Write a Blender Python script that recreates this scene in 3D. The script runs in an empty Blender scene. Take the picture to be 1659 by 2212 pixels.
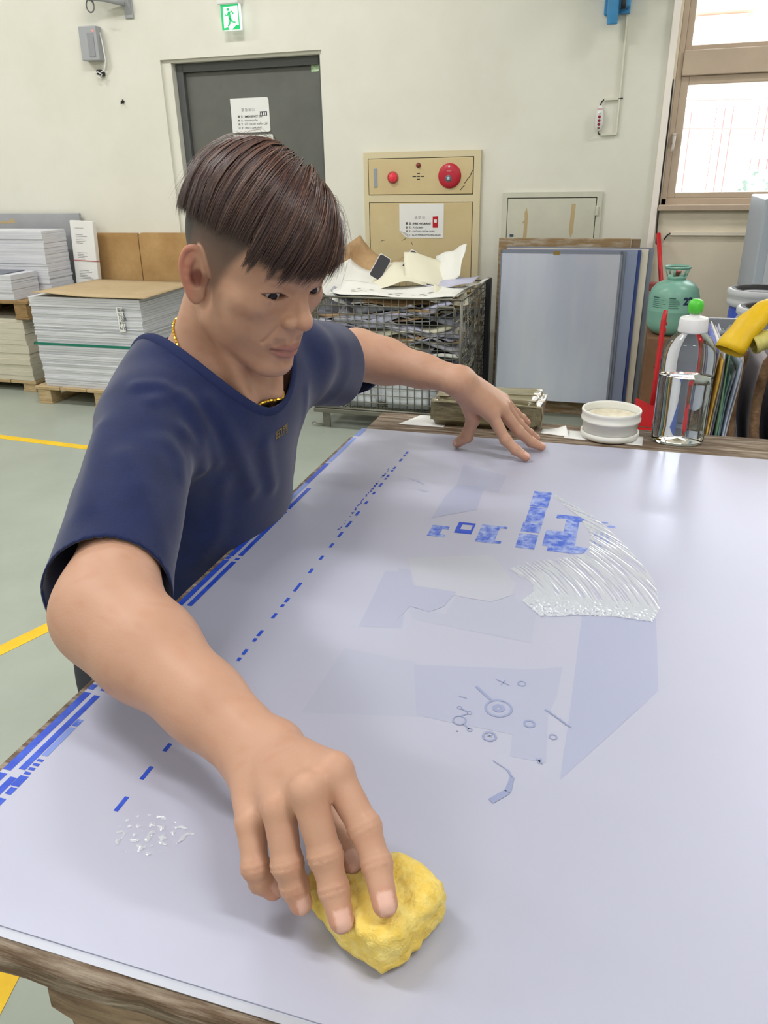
import bpy, bmesh, math, random
import numpy as np
from mathutils import Vector, Matrix

rng = random.Random(7)
SC = bpy.context.scene
COL = SC.collection

# ------------------------------------------------------------------ camera, world, light, exposure
FPX, PITCH, ROLL, YAW, CAMZ = 1662.8, .421524, -.020867, -.306386, 1.40
IMW, IMH = 1659, 2212
def cam_axes():
    f = np.array([math.sin(YAW)*math.cos(PITCH), math.cos(YAW)*math.cos(PITCH), -math.sin(PITCH)])
    r = np.array([math.cos(YAW), -math.sin(YAW), 0.0]); u = np.cross(r, f)
    c, s = math.cos(ROLL), math.sin(ROLL)
    return c*r+s*u, -s*r+c*u, f
CR, CU, CF = cam_axes()
CPOS = np.array([0.0, 0.0, CAMZ])
cd = bpy.data.cameras.new('camera'); cam = bpy.data.objects.new('camera', cd); COL.objects.link(cam)
cd.sensor_fit = 'HORIZONTAL'; cd.sensor_width = 36.0; cd.lens = 36.0*FPX/IMW; cd.clip_start = .02; cd.clip_end = 300
m = Matrix.Identity(4)
for i in range(3):
    m[i][0], m[i][1], m[i][2], m[i][3] = CR[i], CU[i], -CF[i], CPOS[i]
cam.matrix_world = m
SC.camera = cam

wd = bpy.data.worlds.new('sky'); SC.world = wd; wd.use_nodes = True
wn = wd.node_tree; bgn = wn.nodes['Background']
bgn.inputs['Color'].default_value = (.93, .97, 1.0, 1); bgn.inputs['Strength'].default_value = 8.0

SC.view_settings.view_transform = 'Standard'; SC.view_settings.look = 'None'
SC.view_settings.gamma = 1.0; SC.view_settings.use_curve_mapping = False
SC.view_settings.exposure = 0.14
SC.cycles.use_adaptive_sampling = True; SC.cycles.adaptive_threshold = .08; SC.cycles.max_bounces = 10; SC.cycles.diffuse_bounces = 3; SC.cycles.glossy_bounces = 2; SC.cycles.transmission_bounces = 11; SC.cycles.transparent_max_bounces = 6; SC.cycles.caustics_reflective = False; SC.cycles.caustics_refractive = False
LAMP_W = 32.0          # watts of each ceiling fitting
LAMP_COL = (1.0, .985, .965)

# ------------------------------------------------------------------ helpers
def lin(c):
    return tuple((v/12.92 if v <= .04045 else ((v+.055)/1.055)**2.4) for v in c)
def rgb(r, g, b): return lin((r/255, g/255, b/255))

MATS = {}
def mat(name, col, rough=.6, metal=0.0, col2=None, scale=8.0, detail=4.0, bump=0.0, bscale=None, stretch=None, spec=.5,
        trans=0.0, alpha=1.0, emit=None, estr=0.0, sss=0.0, thr=(.35, .65), coat=0.0, ior=1.45, sheen=0.0, attr=None):
    if name in MATS: return MATS[name]
    M = bpy.data.materials.new(name); M.use_nodes = True; nt = M.node_tree; b = nt.nodes['Principled BSDF']
    b.inputs['Base Color'].default_value = (*col, 1); b.inputs['Roughness'].default_value = rough
    b.inputs['Metallic'].default_value = metal; b.inputs['Specular IOR Level'].default_value = spec
    b.inputs['Transmission Weight'].default_value = trans; b.inputs['Alpha'].default_value = alpha
    b.inputs['IOR'].default_value = ior; b.inputs['Coat Weight'].default_value = coat
    if sheen: b.inputs['Sheen Weight'].default_value = sheen
    if sss:
        b.inputs['Subsurface Weight'].default_value = sss
        b.inputs['Subsurface Radius'].default_value = (1, .35, .2); b.inputs['Subsurface Scale'].default_value = .006
    if emit: b.inputs['Emission Color'].default_value = (*emit, 1); b.inputs['Emission Strength'].default_value = estr
    L = nt.links
    if col2 or bump:
        tc = nt.nodes.new('ShaderNodeTexCoord'); mp = nt.nodes.new('ShaderNodeMapping')
        L.new(tc.outputs['Object'], mp.inputs['Vector'])
        if stretch: mp.inputs['Scale'].default_value = stretch
    if col2:
        nz = nt.nodes.new('ShaderNodeTexNoise'); nz.inputs['Scale'].default_value = scale; nz.inputs['Detail'].default_value = detail
        nz.inputs['Roughness'].default_value = .65
        L.new(mp.outputs[0], nz.inputs['Vector'])
        rp = nt.nodes.new('ShaderNodeValToRGB'); L.new(nz.outputs['Fac'], rp.inputs[0])
        rp.color_ramp.elements[0].position = thr[0]; rp.color_ramp.elements[0].color = (*col, 1)
        rp.color_ramp.elements[1].position = thr[1]; rp.color_ramp.elements[1].color = (*col2, 1)
        L.new(rp.outputs[0], b.inputs['Base Color'])
    if attr:
        at = nt.nodes.new('ShaderNodeAttribute'); at.attribute_name = attr
        L.new(at.outputs['Color'], b.inputs['Base Color'])
    if bump:
        n2 = nt.nodes.new('ShaderNodeTexNoise'); n2.inputs['Scale'].default_value = bscale or scale*4; n2.inputs['Detail'].default_value = 5
        L.new(mp.outputs[0], n2.inputs['Vector'])
        bp = nt.nodes.new('ShaderNodeBump'); bp.inputs['Strength'].default_value = bump; bp.inputs['Distance'].default_value = .01
        L.new(n2.outputs['Fac'], bp.inputs['Height']); L.new(bp.outputs[0], b.inputs['Normal'])
    MATS[name] = M
    return M

class MB:
    """collects shapes, builds ONE mesh object"""
    def __init__(s): s.v = []; s.f = []; s.sm = []
    def add(s, vs, fs, smooth=False):
        o = len(s.v); s.v += [tuple(map(float, p)) for p in vs]; s.f += [tuple(i+o for i in f) for f in fs]; s.sm += [smooth]*len(fs); return s
    def box(s, x0, x1, y0, y1, z0, z1, M=None):
        vs = [(x, y, z) for x in (x0, x1) for y in (y0, y1) for z in (z0, z1)]
        if M is not None: vs = [tuple(M @ Vector(p)) for p in vs]
        return s.add(vs, [(0,1,3,2),(4,6,7,5),(0,4,5,1),(2,3,7,6),(0,2,6,4),(1,5,7,3)])
    def bbox(s, x0, x1, y0, y1, z0, z1, b=.004, M=None):
        """box with chamfered edges"""
        b = min(b, (x1-x0)*.45, (y1-y0)*.45, (z1-z0)*.45)
        bm = bmesh.new(); bmesh.ops.create_cube(bm, size=1)
        for v in bm.verts: v.co = ((x0+x1)/2+v.co.x*(x1-x0), (y0+y1)/2+v.co.y*(y1-y0), (z0+z1)/2+v.co.z*(z1-z0))
        bmesh.ops.bevel(bm, geom=bm.edges[:], offset=b, segments=2, affect='EDGES', profile=.5)
        if M is not None: bm.transform(M)
        bm.verts.index_update()
        s.add([v.co[:] for v in bm.verts], [[v.index for v in f.verts] for f in bm.faces]); bm.free(); return s
    def quad(s, a, b, c, d): return s.add([a, b, c, d], [(0, 1, 2, 3)])
    def tube(s, pts, r, n=8, close=False, smooth=True, flat=None):
        pts = [np.array(p, float) for p in pts]; k = len(pts)
        rs = r if hasattr(r, '__len__') else [r]*k
        vs = []; up = None
        for i in range(k):
            a = pts[(i-1) % k] if close or i > 0 else pts[i]; c = pts[(i+1) % k] if close or i < k-1 else pts[i]
            d = c-a; d = d/(np.linalg.norm(d)+1e-12)
            if up is None:
                up = np.array([0, 0, 1.0]) if abs(d[2]) < .9 else np.array([1.0, 0, 0])
            up = up-d*(up@d); up /= np.linalg.norm(up)+1e-12; sd = np.cross(d, up)
            for j in range(n):
                an = 2*math.pi*j/n; vs.append(pts[i]+rs[i]*(math.cos(an)*up*(flat or 1)+math.sin(an)*sd))
        fs = []
        for i in range(k if close else k-1):
            for j in range(n):
                fs.append((i*n+j, i*n+(j+1) % n, ((i+1) % k)*n+(j+1) % n, ((i+1) % k)*n+j))
        if not close: fs += [tuple(range(n-1, -1, -1)), tuple((k-1)*n+j for j in range(n))]
        return s.add(vs, fs, smooth)
    def lathe(s, prof, n=32, c=(0, 0, 0), sx=1, sy=1, M=None, smooth=True):
        vs = []; fs = []; k = len(prof)
        for r, z in prof:
            for j in range(n):
                a = 2*math.pi*j/n; p = Vector((c[0]+r*sx*math.cos(a), c[1]+r*sy*math.sin(a), c[2]+z))
                vs.append(tuple(M @ p) if M is not None else tuple(p))
        for i in range(k-1):
            for j in range(n): fs.append((i*n+j, i*n+(j+1) % n, (i+1)*n+(j+1) % n, (i+1)*n+j))
        return s.add(vs, fs, smooth)
    def prism(s, poly, z0, z1, M=None):
        n = len(poly); vs = [(x, y, z0) for x, y in poly]+[(x, y, z1) for x, y in poly]
        if M is not None: vs = [tuple(M @ Vector(p)) for p in vs]
        return s.add(vs, [tuple(range(n-1, -1, -1)), tuple(range(n, 2*n))]+[(i, (i+1) % n, n+(i+1) % n, n+i) for i in range(n)])
    def grid(s, P, smooth=True):
        h, w = len(P), len(P[0])
        return s.add([p for r in P for p in r], [(i*w+j, i*w+j+1, (i+1)*w+j+1, (i+1)*w+j) for i in range(h-1) for j in range(w-1)], smooth)
    def build(s, name, m, parent=None, **tags):
        me = bpy.data.meshes.new(name); me.from_pydata(s.v, [], s.f); me.polygons.foreach_set('use_smooth', s.sm)
        me.update()
        bm = bmesh.new(); bm.from_mesh(me); bmesh.ops.recalc_face_normals(bm, faces=bm.faces); bm.to_mesh(me); bm.free()
        return link(name, me, m, parent, **tags)

def link(name, me, m, parent=None, **tags):
    o = bpy.data.objects.new(name, me)
    if m is not None and me is not None and not me.materials: me.materials.append(m)
    COL.objects.link(o)
    if parent is not None:
        o.parent = parent; o.matrix_parent_inverse = wmat(parent).inverted()
    for k, v in tags.items(): o[k] = v
    return o
def wmat(o):
    M = o.matrix_basis.copy()
    if o.parent: M = wmat(o.parent) @ o.matrix_parent_inverse @ M
    return M
def empty(name, loc, rotz=0.0, **tags):
    o = bpy.data.objects.new(name, None); o.empty_display_size = .05
    o.location = loc; o.rotation_euler = (0, 0, rotz); COL.objects.link(o)
    for k, v in tags.items(): o[k] = v
    return o
def tag(o, label=None, category=None, group=None, kind=None):
    for k, v in (('label', label), ('category', category), ('group', group), ('kind', kind)):
        if v: o[k] = v
    return o
def solidify(o, t, offset=-1):
    md = o.modifiers.new('solidify', 'SOLIDIFY'); md.thickness = t; md.offset = offset; return o
def TRS(loc, rz=0, rx=0, ry=0):
    return Matrix.Translation(loc) @ Matrix.Rotation(rz, 4, 'Z') @ Matrix.Rotation(ry, 4, 'Y') @ Matrix.Rotation(rx, 4, 'X')
_fonts = {}
def text_mesh(txt, size, M, align='LEFT', depth=.0004, spacing=1.0, shear=0, bold=0.0):
    cu = bpy.data.curves.new('t', 'FONT'); cu.body = txt; cu.size = size; cu.align_x = align; cu.extrude = depth; cu.space_character = spacing
    cu.shear = shear; cu.offset = bold; cu.resolution_u = 2
    ob = bpy.data.objects.new('t', cu); COL.objects.link(ob)
    bpy.context.view_layer.update()
    me = bpy.data.meshes.new_from_object(ob.evaluated_get(bpy.context.evaluated_depsgraph_get()))
    bpy.data.objects.remove(ob); bpy.data.curves.remove(cu)
    me.transform(M)
    return [v.co[:] for v in me.vertices], [tuple(p.vertices) for p in me.polygons]
def lettering(name, lines, m, parent):
    """lines: (text, size, matrix, kwargs) joined into one flat print"""
    b = MB()
    for txt, size, M, kw in lines: b.add(*text_mesh(txt, size, M, **kw))
    return b.build(name, m, parent)
WALLROT = Matrix.Rotation(math.pi/2, 4, 'X')        # text lying in XY -> standing in XZ, facing -Y
def wall_text(x, y, z): return Matrix.Translation((x, y, z)) @ WALLROT
# ------------------------------------------------------------------ the room
YW = 5.0
M_wall = mat('painted_plaster', rgb(232, 230, 219), .85, col2=rgb(224, 222, 209), scale=1.3, bump=.05, bscale=60, thr=(.4, .7))
M_wallc = mat('cream_plaster', rgb(236, 226, 204), .85, col2=rgb(228, 217, 196), scale=2, bump=.05, bscale=60)
M_ceil = mat('ceiling_paint', rgb(232, 232, 228), .9)
M_floor = mat('epoxy_floor', rgb(172, 180, 168), .32, col2=rgb(158, 166, 154), scale=1.6, detail=6, bump=.02, bscale=30, thr=(.35, .7))
XL, XR, YB, ZC = -6.5, 3.2, -4.5, 4.3
w = MB()
w.box(XL, -3.02, YW, YW+.2, 0, ZC); w.box(-1.915, .07, YW, YW+.2, 0, ZC); w.box(-3.02, -1.915, YW, YW+.2, 2.048, ZC)
w.build('wall_back', M_wall, kind='structure')
w = MB()
WX0, WX1, WZ0, WZ1 = .118, 1.75, 1.16, 2.62
w.box(.07, WX0, YW, YW+.2, 0, ZC); w.box(WX1, XR, YW, YW+.2, 0, ZC); w.box(WX0, WX1, YW, YW+.2, 0, WZ0); w.box(WX0, WX1, YW, YW+.2, WZ1, ZC)
w.build('wall_window', M_wallc, kind='structure')
MB().box(XL-.15, XL, YB, YW+.2, 0, ZC).build('wall_left', M_wall, kind='structure')
MB().box(XR, XR+.15, YB, YW+.2, 0, ZC).build('wall_right', M_wall, kind='structure')
MB().box(XL-.15, XR+.15, YB-.15, YB, 0, ZC).build('wall_rear', M_wall, kind='structure')
MB().box(XL-.15, XR+.15, YB-.15, YW+.2, ZC, ZC+.15).build('ceiling', M_ceil, kind='structure')
fl = MB().box(XL-.15, XR+.15, YB-.15, YW+.2, -.1, 0).build('floor', M_floor, kind='structure')
# yellow safety tape on the floor, three runs
M_tape = mat('yellow_tape', rgb(250, 208, 30), .45, col2=rgb(236, 190, 20), scale=9)
def tape(a, b, wd, name='floor_tape'):
    a = Vector((*a, 0)); b = Vector((*b, 0)); d = (b-a).normalized(); n = Vector((-d.y, d.x, 0))*wd/2; u = Vector((0, 0, .0012))
    mb = MB(); p = [a-n, b-n, b+n, a+n]
    mb.add([tuple(q+Vector((0,0,.0001))) for q in p]+[tuple(q+u) for q in p], [(4,5,6,7),(0,1,5,4),(1,2,6,5),(2,3,7,6),(3,0,4,7)])
    return mb.build(name, M_tape)
tag(tape((-6.2, 3.62), (-2.62, 3.385), .055), 'yellow floor tape line running across in front of the pallets', 'floor tape')
tag(tape((-1.90, 1.40), (-1.61, 2.20), .055), 'yellow floor tape line behind the elbow of the man', 'floor tape')
tag(tape((-.62, -.9), (-1.11, 1.10), .075), 'yellow floor tape line beside the near end of the table', 'floor tape')

# corner trunking with a loose cable
MB().bbox(.068, .104, YW-.022, YW-.001, .0, ZC-.01, .003).build('trim_1', mat('pvc_trunking', rgb(252, 244, 236), .5), kind='structure')

# door 1 : dark grey steel door in a recess
M_door = mat('door_grey', rgb(106, 107, 102), .5, col2=rgb(98, 99, 95), scale=3)
M_dframe = mat('door_frame_grey', rgb(92, 94, 94), .45)
d = empty('door_1', (-2.47, YW, 0), kind='structure')
fb = MB(); fb.box(-3.02, -2.955, YW+.02, YW+.19, 0, 2.03); fb.box(-1.935, -1.915, YW+.02, YW+.19, 0, 2.03); fb.box(-3.02, -1.915, YW+.02, YW+.19, 2.03, 2.048)
fb.build('plaster_reveal', M_wall, d)
f = MB(); f.bbox(-2.955, -2.905, YW+.07, YW+.16, 0, 2.03, .004); f.bbox(-1.965, -1.935, YW+.07, YW+.16, 0, 2.03, .004); f.bbox(-2.905, -1.965, YW+.07, YW+.16, 1.98, 2.03, .004)
f.build('door_frame', M_dframe, d)
MB().bbox(-2.905, -1.965, YW+.10, YW+.15, .005, 1.98, .003).build('door_leaf', M_door, d)
MB().bbox(-2.02, -1.99, YW+.05, YW+.10, .98, 1.02, .008).build('door_handle', mat('steel', rgb(170, 170, 168), .3, 1.0), d)

# window 1 : beige aluminium frame, fixed pane above, casement below
M_alu = mat('beige_aluminium', rgb(201, 181, 160), .45, col2=rgb(192, 172, 152), scale=4)
M_glass = mat('window_glass', (1, 1, 1), .02, trans=1.0, ior=1.02, spec=.2)
wn_ = empty('window_1', (.9, YW, 1.16), kind='structure')
fr = MB()
yf0, yf1 = YW+.02, YW+.12
fr.bbox(WX0, WX0+.03, yf0, yf1, WZ0, WZ1, .004); fr.bbox(WX1-.03, WX1, yf0, yf1, WZ0, WZ1, .004)
fr.bbox(WX0, WX1, yf0, yf1, WZ1-.04, WZ1, .004); fr.bbox(WX0, WX1, yf0, yf1, WZ0, WZ0+.045, .004)
fr.build('window_frame', M_alu, wn_)
MB().bbox(WX0+.03, WX1-.03, yf0-.012, yf1, 1.815, 1.935, .005).build('transom', M_alu, wn_)
def sash(x0, x1, z0, z1, t, y0, y1):
    s_ = MB(); s_.bbox(x0, x0+t, y0, y1, z0, z1, .003); s_.bbox(x1-t, x1, y0, y1, z0, z1, .003)
    s_.bbox(x0+t, x1-t, y0, y1, z0, z0+t*.7, .003); s_.bbox(x0+t, x1-t, y0, y1, z1-t, z1, .003)
    o = s_.build('sash', M_alu, wn_)
    MB().box(x0+t*.8, x1-t*.8, (y0+y1)/2-.003, (y0+y1)/2+.003, z0+t*.6, z1-t*.8).build('pane', M_glass, o)
    return o
for x0, x1 in ((WX0+.03, .92), (.95, WX1-.03)):
    sash(x0, x1, 1.935, WZ1-.04, .035, yf0+.02, yf1-.02)
    so = sash(x0, x1, WZ0+.045, 1.815, .042, yf0+.006, yf1-.03)
MB().bbox(.92, .95, yf0, yf1, 1.16, WZ1, .004).build('mullion', M_alu, wn_)
h = MB(); h.bbox(.137, .158, yf0-.016, yf0+.006, 1.49, 1.54, .004); h.tube([(.148, yf0-.02, 1.525), (.150, yf0-.04, 1.52), (.146, yf0-.042, 1.46), (.144, yf0-.04, 1.44)], .007)
h.build('window_handle', mat('grey_handle', rgb(205, 196, 186), .4), wn_)
MB().bbox(WX0-.01, WX1+.01, YW-.035, YW+.02, WZ0-.02, WZ0+.012, .004).build('window_sill', M_alu, wn_)

# ------------------------------------------------------------------ ceiling fittings (the light of the hall)
M_fit = mat('fitting_white', (.8, .8, .8), .4)
M_tube = mat('lamp_tube', (1, 1, 1), .5, emit=LAMP_COL, estr=6.0); M_tube.cycles.emission_sampling = 'NONE'
for i, (x, y) in enumerate([(-4.6, -2.4), (-1.6, -2.4), (1.4, -2.4), (-4.6, .6), (-1.7, .6), (1.2, .3), (-4.6, 3.4), (-2.1, 3.4), (1.8, 4.0)]):
    o = empty('ceiling_light', (x, y, 3.55), label='twin tube ceiling light '+('far behind the photographer', 'over the working table row', 'close to the door wall')[i//3]+(' on the pallet side', ' in the middle of the hall', ' on the window side')[i % 3], category='ceiling light', group='tube lights on the ceiling')
    MB().bbox(x-.62, x+.62, y-.11, y+.11, 3.56, 3.62, .01).build('housing', M_fit, o)
    MB().tube([(x-.5, y, 3.62), (x-.5, y, ZC-.001)], .006).build('hanger', M_fit, o)
    MB().tube([(x+.5, y, 3.62), (x+.5, y, ZC-.001)], .006).build('hanger', M_fit, o)
    for s_ in (-.05, .05): MB().tube([(x-.58, y+s_, 3.545), (x+.58, y+s_, 3.545)], .013).build('tube', M_tube, o)
    ld = bpy.data.lights.new('tube_light', 'AREA'); ld.shape = 'RECTANGLE'; ld.size = 1.2; ld.size_y = .2; ld.energy = LAMP_W; ld.color = LAMP_COL
    lo = bpy.data.objects.new('tube_light', ld); lo.location = (x, y, 3.525); COL.objects.link(lo)
    lo.parent = o; lo.matrix_parent_inverse = wmat(o).inverted()
# ------------------------------------------------------------------ the work table with the printing plate
TZ = .918
M_wood = mat('worn_bench_wood', rgb(104, 84, 66), .75, col2=rgb(190, 178, 160), scale=6, detail=12, bump=.6, bscale=9, stretch=(1.8, 18, 18), thr=(.44, .76))
M_wood2 = mat('rough_bench_wood', rgb(98, 78, 60), .8, col2=rgb(160, 138, 112), scale=5, detail=9, bump=.6, bscale=8, stretch=(2, 16, 16))
tb = empty('work_table', (.3, .9, 0), label='worn wooden work table under the printing plate', category='table')
def worn_board(name, x0, x1, y0, y1, z0, z1, seed, amp=.004, m=None):
    r = random.Random(seed); nx = 60; ny = 8; b = MB()
    # closed section swept along x with chipped, rounded edges
    sec = []
    rr = min(.008, (z1-z0)*.3)
    for (cy, cz, a0) in ((y0+rr, z1-rr, 90), (y0+rr, z0+rr, 180), (y1-rr, z0+rr, 270), (y1-rr, z1-rr, 0)):
        for k in range(4): an = math.radians(a0+k*30); sec.append((cy+rr*math.cos(an), cz+rr*math.sin(an)))
    rows = []
    ph = [r.uniform(0, 6) for _ in range(6)]
    for i in range(nx+1):
        x = x0+(x1-x0)*i/nx; row = []
        for (y, z) in sec:
            e = amp*(.5*math.sin(9*x+ph[0])+.35*math.sin(31*x+ph[1])+.3*math.sin(73*x+ph[2]))+r.uniform(-1, 1)*amp*.25
            yy = y-e if abs(y-y0) < rr*1.2 else (y+e*.7 if abs(y-y1) < rr*1.2 else y)
            zz = z+(e*.3 if z > z1-rr*.4 else 0)*(abs(y-(y0+y1)/2) > (y1-y0)*.48)
            row.append((x, yy, min(zz, z1)))
        rows.append(row+[row[0]])
    b.grid(rows, False)
    n = len(sec); b.add(rows[0][:n], [tuple(range(n))]); b.add(rows[-1][:n], [tuple(range(n))])
    return b.build(name, m or M_wood, tb)
worn_board('top_board', -.494, 1.30, .258, .66, TZ-.026, TZ, 1)
worn_board('top_board', -.494, 1.30, .662, 1.08, TZ-.026, TZ, 2)
worn_board('top_board', -.494, 1.30, 1.082, 1.36, TZ-.026, TZ, 3)
worn_board('top_board', -.480, 1.30, 1.362, 1.535, TZ-.026, TZ, 4, .005)
worn_board('under_board', -.335, 1.26, .266, .50, TZ-.058, TZ-.028, 5, .006, M_wood2)
worn_board('under_board', -.325, 1.26, .272, .49, TZ-.102, TZ-.060, 6, .006, M_wood2)
worn_board('under_board', -.33, 1.26, .266, .48, TZ-.150, TZ-.104, 7, .005, M_wood2)
worn_board('under_board', -.40, 1.26, 1.30, 1.50, TZ-.105, TZ-.028, 8, .005, M_wood2)
for x, y in ((-.28, .32), (1.15, .32), (-.30, 1.38), (1.15, 1.38)):
    MB().bbox(x-.045, x+.045, y-.045, y+.045, 0, TZ-.105 if y > 1 else TZ-.15, .006).build('leg', M_wood2, tb)
MB().bbox(-.26, 1.13, .30, .34, .18, .25, .005).build('stretcher', M_wood2, tb)
MB().bbox(-.26, 1.13, 1.36, 1.40, .18, .25, .005).build('stretcher', M_wood2, tb)

PX0, PX1, PY0, PY1 = -.487, .46, .276, 1.405
def plate_mat(name, col, rough, col2=None):
    return mat(name, col, rough, metal=.25, spec=.5, col2=col2, scale=2.0, thr=(.3, .7), bump=.012, bscale=900)
M_plate = plate_mat('plate_coating', rgb(190, 192, 213), .40)
M_alup = mat('plate_bare_aluminium', rgb(205, 208, 222), .35, metal=.6)
lower = MB().box(PX0+.004, PX1+.004, PY0-.0065, PY1-.012, TZ, TZ+.0006)
lo_ = lower.build('spare_plate', M_alup); tag(lo_, 'lower aluminium plate peeking out beneath the printed plate', 'printing plate')
pl = empty('printing_plate', ((PX0+PX1)/2, .84, TZ+.0008), label='large pale lavender printing plate with blue marks being wiped on the table', category='printing plate')
ZP = TZ+.0018
MB().box(PX0, PX1, PY0, PY1, TZ+.0008, ZP).build('plate_sheet', M_plate, pl)
M_blue = mat('plate_image_blue', rgb(38, 72, 196), .4, col2=rgb(60, 96, 214), scale=60, metal=.15)
M_blue2 = mat('plate_image_washed_blue', rgb(70, 104, 210), .4, col2=rgb(178, 192, 232), scale=70, detail=8, metal=.15, thr=(.42, .66))
M_blue3 = mat('plate_tint_blue', rgb(128, 150, 222), .4, metal=.15)
M_gh = [plate_mat('plate_ghost_a', rgb(186, 189, 211), .40), plate_mat('plate_ghost_b', rgb(181, 185, 210), .40), plate_mat('plate_ghost_c', rgb(193, 196, 211), .40), plate_mat('plate_ghost_d', rgb(177, 182, 210), .40)]
def flat(polys, name, m, dz, parent=pl):
    b = MB()
    for p in polys: b.add([(x, y, ZP+dz) for x, y in p], [tuple(range(len(p)))])
    return b.build(name, m, parent)
def rect(x0, x1, y0, y1): return [(x0, y0), (x1, y0), (x1, y1), (x0, y1)]
# edge control strips
outer, inner, faded = [], [], []
cuts = [.300, .402, .520, .536, .668, .690, .818, .826, .972, .988, 1.085, 1.20]
for a, b_ in zip(cuts[:-1], cuts[1:]):
    if b_-a < .03: continue
    outer.append(rect(-.4868, -.4785, a+.002, b_-.002))
    if b_ < 1.1: inner.append(rect(-.4735, -.4665, a+.006, b_-.004))
for y in (.527, .679, .822, .980): outer.append(rect(-.4868, -.480, y-.004, y+.004)); inner.append(rect(-.4725, -.4665, y-.003, y+.003))
faded += [rect(-.4868, -.478, 1.205, 1.345), rect(-.4868, -.476, 1.355, 1.403), rect(-.4868, -.4785, 1.02, 1.10)]
for p_ in outer+inner: flat([p_], 'control_strip', M_blue, .0002)
for p_ in faded: flat([p_], 'tint_strip', M_blue3, .0003)
st = [rect(-.4640, -.4575, .380-.013*k, .380-.013*k+.008) for k in range(7)] + [rect(-.466, -.4575, .3895, .402)] + [rect(-.4650-.0015*0, -.4585, .404+.0055*k, .407+.0055*k) for k in range(4)]
for p_ in st: flat([p_], 'step_wedge', M_blue, .0002)
flat([rect(-.4655, -.4590, .428, .468)], 'tint_strip', M_blue3, .0002); flat([rect(-.4655, -.4590, .470, .480)], 'step_wedge', M_blue2, .0002)
DASH = [(1.2918, 1.2795), (1.2733, 1.2659), (1.2524, 1.2387), (1.2114, 1.1999), (1.1946, 1.1875), (1.1715, 1.1593), (1.1556, 1.1482), (1.1319, 1.1165), (1.0931, 1.0819), (1.0543, 1.0422), (1.0132, .9977), (.9764, .9546), (.9378, .9207), (.9002, .8867), (.8612, .8493), (.8231, .8107), (.7842, .7617), (.7458, .7344), (.7296, .7229), (.7079, .6964), (.6697, .6577), (.6532, .6464), (.631, .6203), (.6147, .6086), (.5929, .5831), (.545, .536), (.510, .499), (.4737, .463), (.4429, .4266), (.4057, .3891)]
for a, b_ in DASH: flat([rect(-.3625, -.3583, b_, a)], 'color_dash', M_blue, .0002)
r = random.Random(3); sm_ = []
for k in range(70):
    y = r.uniform(.94, 1.20); sm_.append(rect(-.3685-(k % 2)*.002, -.3675-(k % 2)*.002+.001, y, y+r.uniform(.001, .004)))
flat(sm_, 'tiny_lettering', M_blue, .0002)['kind'] = 'stuff'
# blue pictures
flat([rect(-.2400, -.2235, .958, .995), rect(-.2235, -.2147, .985, .995), rect(-.2235, -.2147, .958, .967)], 'picture_block', M_blue2, .0002)
flat([rect(-.2050, -.1985, .9775, 1.015), rect(-.1830, -.1798, .9775, 1.015), rect(-.1985, -.1830, 1.0075, 1.015), rect(-.1985, -.1830, .9775, .991)], 'picture_block', M_blue, .0002)
flat([rect(-.1707, -.1440, .957, 1.0148), rect(-.144, -.1335, 1.0085, 1.0150), rect(-.144, -.1348, .958, .9665)], 'picture_block', M_blue2, .0002)
flat([rect(-.1128, -.0852, 1.0985, 1.1605)], 'picture_block', M_blue2, .0002)
flat([rect(-.1118, -.0865, 1.041, 1.0955), rect(-.1138, -.0868, 1.006, 1.0395)], 'picture_block', M_blue2, .0002)
flat([rect(-.1140, -.0878, .953, .9993)], 'picture_block', M_blue2, .0002)
flat([rect(-.0790, -.0545, .968, 1.020), rect(-.0690, -.0545, 1.0645, 1.078), rect(-.0545, -.0355, .9535, 1.078), rect(-.071, -.0545, .9535, .968)], 'picture_block', M_blue2, .0002)
flat([[(-.0361, 1.0779), (-.0249, 1.0728), (-.0369, 1.0545)], [(-.037, .9784), (-.0178, .9756), (-.0223, .9589), (-.035, .953)]], 'picture_block', M_blue2, .0003)
def ell(cx, cy, rx, ry, n=16): return [(cx+rx*math.cos(2*math.pi*k/n), cy+ry*math.sin(2*math.pi*k/n)) for k in range(n)]
flat([ell(.0005, 1.066, .005, .003)], 'picture_block', M_blue3, .0002); flat([ell(.0100, 1.054, .006, .004)], 'picture_block', M_blue3, .0002)
tl = []
for (x, yb, ln, n) in ((-.012, .992, .045, 9), (-.004, .986, .05, 11), (.004, .985, .048, 10)):
    for k in range(n): tl.append(rect(x, x+.004, yb+ln*k/n, yb+ln*(k+.62)/n))
flat(tl, 'tiny_lettering', M_blue3, .0003)['kind'] = 'stuff'
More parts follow.
